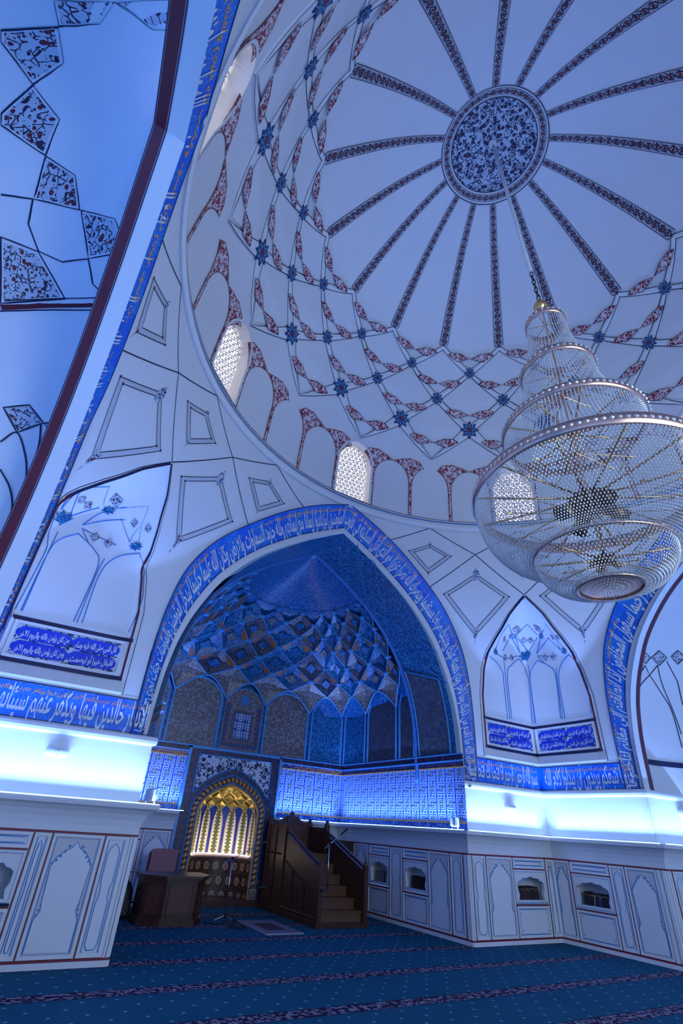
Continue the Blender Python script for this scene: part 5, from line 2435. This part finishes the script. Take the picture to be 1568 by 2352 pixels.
mb.grid(lambda u, v: ((sec_[int(round(v * 5))][1] * math.copysign(abs(cos(2 * pi * u)) ** .6, cos(2 * pi * u)), sec_[int(round(v * 5))][2] * math.copysign(abs(sin(2 * pi * u)) ** .6, sin(2 * pi * u)), sec_[int(round(v * 5))][0]), (u, v)), 20, 5)
mb.build('bag_body', MT['black'], bg, True)
mb = MB()
mb.tube([(-.05, 0, .54), (-.04, 0, .62), (.04, 0, .62), (.05, 0, .54)], .012, 6)
mb.build('top_handle', MT['black'], bg)
mb = MB()
mb.fbox((0, -.14, 0), (1, 0, 0), ZUP, (0, -1, 0), -.13, .13, .06, .28, -.02, .03)
mb.build('front_pocket', MT['black'], bg)
for s in (1, -1):
    mb = MB()
    mb.tube([(s * .1, .1, .48), (s * .14, .2, .36), (s * .14, .19, .2), (s * .12, .12, .06)], .014, 5)
    mb.build('strap', MT['black'], bg)

# ------------------------------------------------------------------ microphones
def mic_stand(name, label, base, piv, boom0, boom1, m, tripod=True):
    t = thing(name, label, 'microphone stand', base)
    B = Vector(base)
    piv, boom0, boom1 = Vector(piv) - B, Vector(boom0) - B, Vector(boom1) - B
    if tripod:
        for i in range(3):
            a = 2 * pi * i / 3 + .4
            mb = MB()
            mb.tube([(0, 0, .09), (.21 * sin(a), .21 * cos(a), .015)], .010, 6)
            mb.build('leg', m, t)
        mb = MB()
        mb.lathe([(.02, .05), (.032, .07), (.03, .12), (.014, .18)], 10)
        mb.build('leg_hub', MT['black'], t, True)
    mb = MB()
    mb.tube([(0, 0, .1 if tripod else 0), piv], .011, 8)
    mb.build('pole', m, t, True)
    mb = MB()
    mb.tube([piv - Vector((.03, 0, 0)), piv + Vector((.03, 0, 0))], .022, 8)
    mb.build('clutch', MT['black'], t)
    mb = MB()
    mb.tube([boom0, boom1], .008, 6)
    mb.build('boom', m, t, True)
    d = (boom1 - boom0).normalized()
    mb = MB()
    mb.tube([boom1 - d * .04, boom1 + d * .05, boom1 + d * .10, boom1 + d * .13, boom1 + d * .15], [.014, .016, .024, .024, .008], 10)
    mb.build('microphone', MT['black'], t, True)
    return t


mic_stand('microphone_stand', 'chrome microphone stand with raised boom in front of the mihrab', (-.44, A + 2.88, 0), (-.46, A + 2.88, .98), (-.62, A + 2.88, .90), (.13, A + 2.88, 1.24), MT['chrome'])
mic_stand('microphone_stand', 'low black microphone stand with level boom beside the prayer rug', (-.45, A + 2.38, 0), (-.44, A + 2.38, .545), (-.62, A + 2.38, .515), (-.02, A + 2.38, .565), MT['black'])
m3 = mic_stand('microphone_stand', 'chrome microphone arm clamped to the front post of the pulpit', (1.16, A + 1.84, .54), (1.14, A + 1.84, 1.34), (1.04, A + 1.84, 1.25), (1.44, A + 1.84, 1.53), MT['chrome'], False)
mb = MB()
mb.box((-.13, -.02, .02), (.02, .05, .06))
mb.build('clamp', MT['black'], m3)
q = MAT('prayer_rug_pile', .95)
x_, y_, z_ = q.ob()
dd = (x_.ab() * 2.7).mx(y_.ab() * 1.48)
c = q.mix(((dd * 7.).fr()).gt(.5), (.05, .06, .13), (.26, .25, .32))
c = q.mix(dd.lt(.52), c, (.05, .015, .03))
c = q.mix(dd.gt(.95), c, (.40, .36, .36))
q.col(c)
rg = thing('prayer_rug', 'small patterned prayer rug lying on the carpet by the microphone stands', 'rug', (.16, A + 2.18, 0))
mb = MB()
mb.box((-.37, -.66, .0), (.37, .66, .012))
mb.build('rug_pile', q.m, rg)
mb = MB()
for i in range(40):
    for s in (1, -1):
        x = -.36 + .72 * i / 39
        mb.box((x - .005, s * .68 - .025, .0), (x + .005, s * .68 + .025, .006))
tag(mb.build('fringe', plain('cream_fringe', (.5, .47, .45), .9), rg), 'cream thread fringe', None, None, 'stuff')
for i, P in enumerate(([(-.9, 2.75), (-.75, 2.55), (-.55, 2.60), (-.38, 2.69)], [(-.45, 2.40), (-.6, 2.2), (-.42, 2.08), (-.28, 2.2), (-.4, 2.3), (-.62, 2.25)], [(-.5, 3.4), (.1, 3.3), (.6, 3.2), (1.0, 3.3)])):
    mb = MB()
    mb.tube([(p.x, A + p.y, .008) for p in catmull(P, 8)], .006, 5)
    tag(mb.build('microphone_cable', MT['black']), ('thin black cable running from the desk to the microphone stand', 'black cable looped on the carpet under the low microphone stand', 'black cable lying in front of the mihrab step')[i], 'cable')
bd = thing('wooden_board', 'dark wooden board standing against the wall behind the pulpit', 'board', (3.02, A + 4.15, 0))
mb = MB()
mb.box((-.03, -.3, 0), (.03, .3, 1.36))
mb.build('board_panel', MT['wood'], bd)
mb = MB()
for y in (-.3, .26):
    mb.box((-.045, y, 0), (-.03, y + .04, 1.36))
mb.build('board_batten', MT['wood'], bd)

# ------------------------------------------------------------------ wall lamps, floodlights, sensor
def wall_lamp(p, n, u, label):
    n, u = Vector(n), Vector(u)
    t = thing('emergency_lamp', label, 'lamp', p, 0, 'oval emergency lamps')
    mb = MB()
    P = []
    for i in range(24):
        a = 2 * pi * i / 24
        P.append(u * (.145 * math.copysign(abs(cos(a)) ** .55, cos(a))) + ZUP * (.07 * math.copysign(abs(sin(a)) ** .8, sin(a))))
    for k, (sc, d) in enumerate(((1., 0), (1., .03), (.93, .06), (.7, .085), (.3, .095))):
        for q_ in P:
            mb.v(q_ * sc + n * d)
    for k in range(4):
        for i in range(24):
            j = (i + 1) % 24
            mb.f(k * 24 + i, k * 24 + j, (k + 1) * 24 + j, (k + 1) * 24 + i)
    mb.f(*range(96, 120))
    mb.build('lamp_housing', MT['whiteplastic'], t, True)
    mb = MB()
    mb.tube([n * .09 + ZUP * .03, n * .1 + ZUP * .03], .006, 6)
    mb.tube([n * .09 - ZUP * .045, n * .1 - ZUP * .045], .006, 6)
    mb.build('indicator', MT['black'], t)
    return t


wall_lamp((-4.41, A, 2.25), (0, -1, 0), (1, 0, 0), 'white oval emergency lamp on the glowing wall left of the mihrab arch')
wall_lamp((4.42, A, 2.19), (0, -1, 0), (1, 0, 0), 'white oval emergency lamp on the glowing wall right of the mihrab arch')
_p = on_plane((1566, 1868), (0, 3.165, 0), (0, 1, 0))
wall_lamp(_p, (0, -1, 0), (1, 0, 0), 'white oval emergency lamp on the inner side wall of the right arch')


def flood(p, d, label):
    t = thing('floodlight', label, 'floodlight', p)
    d = Vector(d).normalized()
    sdv = Vector((-d.y, d.x, 0))
    mb = MB()
    mb.fbox((0, 0, .13), sdv, ZUP, d, -.115, .115, -.075, .075, -.04, .04)
    mb.build('lamp_head', MT['whiteplastic'], t)
    mb = MB()
    mb.fbox((0, 0, .13), sdv, ZUP, d, -.095, .095, -.058, .058, .04, .045)
    mb.build('lens', MAT('floodlight_glass', .2).col((.72, .76, .80)).m, t)
    mb = MB()
    mb.tube([sdv * .125 + ZUP * .13, sdv * .125 + ZUP * .004, -sdv * .125 + ZUP * .004, -sdv * .125 + ZUP * .13], .010, 5)
    mb.build('bracket', MT['whiteplastic'], t)


flood((-2.99, A + .10, 1.725), (1, .3, .3), 'small white floodlight standing on the ledge left of the mihrab recess')
flood((2.99, A + .16, 1.725), (-1, .3, .3), 'small white floodlight standing on the ledge right of the mihrab recess')
sn_ = thing('ceiling_sensor', 'small white dome sensor on the cornice right of the mihrab arch', 'sensor', (3.25, A - .055, 2.52))
mb = MB()
mb.lathe([(.045, -.01), (.045, .02), (.035, .03), (.01, .03)], 14)
mb.build('sensor_base', MT['whiteplastic'], sn_, True)
mb = MB()
mb.lathe([(.036, -.01), (.03, -.03), (.015, -.042), (.002, -.045)], 14)
mb.build('sensor_lens', MT['black'], sn_, True)

# ------------------------------------------------------------------ books on the wall shelves
BKM = [plain('book_%s' % n_, c_, .5, 0, .1) for n_, c_ in (('black', (.012, .012, .014)), ('brown', (.06, .022, .014)), ('maroon', (.075, .012, .016)), ('grey', (.20, .20, .22)), ('blue', (.02, .07, .18)), ('tan', (.26, .18, .10)))]
GILT = plain('gilt_line', (.55, .38, .14), .35, .7)
BL = {}


def vis(root, o, u, n, a, z):
    p = Matrix.Rotation(root.rotation_euler.z, 3, 'Z') @ (o + u * a + ZUP * z)
    d = p - CAMLOC
    zc = d.dot(_fw)
    x, y = 784 + FPX * d.dot(_r2) / zc, 1176 - FPX * d.dot(_u2) / zc
    w = Matrix.Rotation(root.rotation_euler.z, 3, 'Z') @ n
    return zc > 0 and -40 < x < 1600 and y < 2380 and w.dot(d) < 0


sh_names = []
for root, o, u, n, a0, a1, z in SHELVES:
    if not vis(root, o, u, n, (a0 + a1) / 2, z):
        continue
    rz = root.rotation_euler.z
    Rm = Matrix.Rotation(rz, 3, 'Z')
    wc = Rm @ (o + u * (a0 + a1) / 2)
    if root is CR[0]:
        where, mix_, tilt = ('mihrab side of the right corner', (0, 1, 2, 0, 1), 0) if abs((Rm @ n).y) > .5 else ('right arch side of the right corner', (0, 0, 3, 0, 4, 5, 0), .16)
    elif root is CR[3]:
        where, mix_, tilt = 'wall left of the mihrab arch', (0, 1, 5, 2), 0
    elif abs((Rm @ n).x) > .5:
        where, mix_, tilt = ('side wall of the mihrab recess nearer the pulpit', (3, 5, 3, 1), 0) if wc.y > A + 2.2 else ('side wall of the mihrab recess nearer the corner', (0, 0, 2), 0)
    else:
        where, mix_, tilt = 'back wall behind the chair', (0, 1), 0
    r_ = random.Random(len(sh_names) * 7 + 1)
    sh_names.append(where)
    a = a0 + .01
    while a < a1 - .045:
        th = r_.uniform(.028, .046)
        hgt = r_.uniform(.19, .225)
        ci = r_.choice(mix_)
        nm = ('black', 'brown', 'maroon', 'grey', 'blue', 'tan')[ci]
        B = Rm @ (o + u * (a + th / 2) - n * .17) + ZUP * z
        key = (ci, round(hgt, 2), round(th, 2))
        t = thing('book', '%s book on the shelf in the %s' % (nm, where), 'book', B, 0, 'books on the shelf in the ' + where)
        uu, nn = Rm @ u, Rm @ n
        t.rotation_euler.z = atan2(uu.y, uu.x)
        lean = Vector((tilt, 0, 1))
        mb = MB()
        mb.fbox((0, 0, 0), (1, 0, 0), lean, (0, -1, 0), -th / 2 + .001, th / 2 - .001, 0, hgt, -.07, .075)
        mb.build('cover', BKM[ci], t)
        mb = MB()
        for f0 in (.80,):
            mb.fbox((0, 0, 0), (1, 0, 0), lean, (0, -1, 0), -th / 2 + .002, th / 2 - .002, hgt * f0, hgt * (f0 + .05), .075, .0765)
        mb.build('spine_line', GILT, t)
        a += th
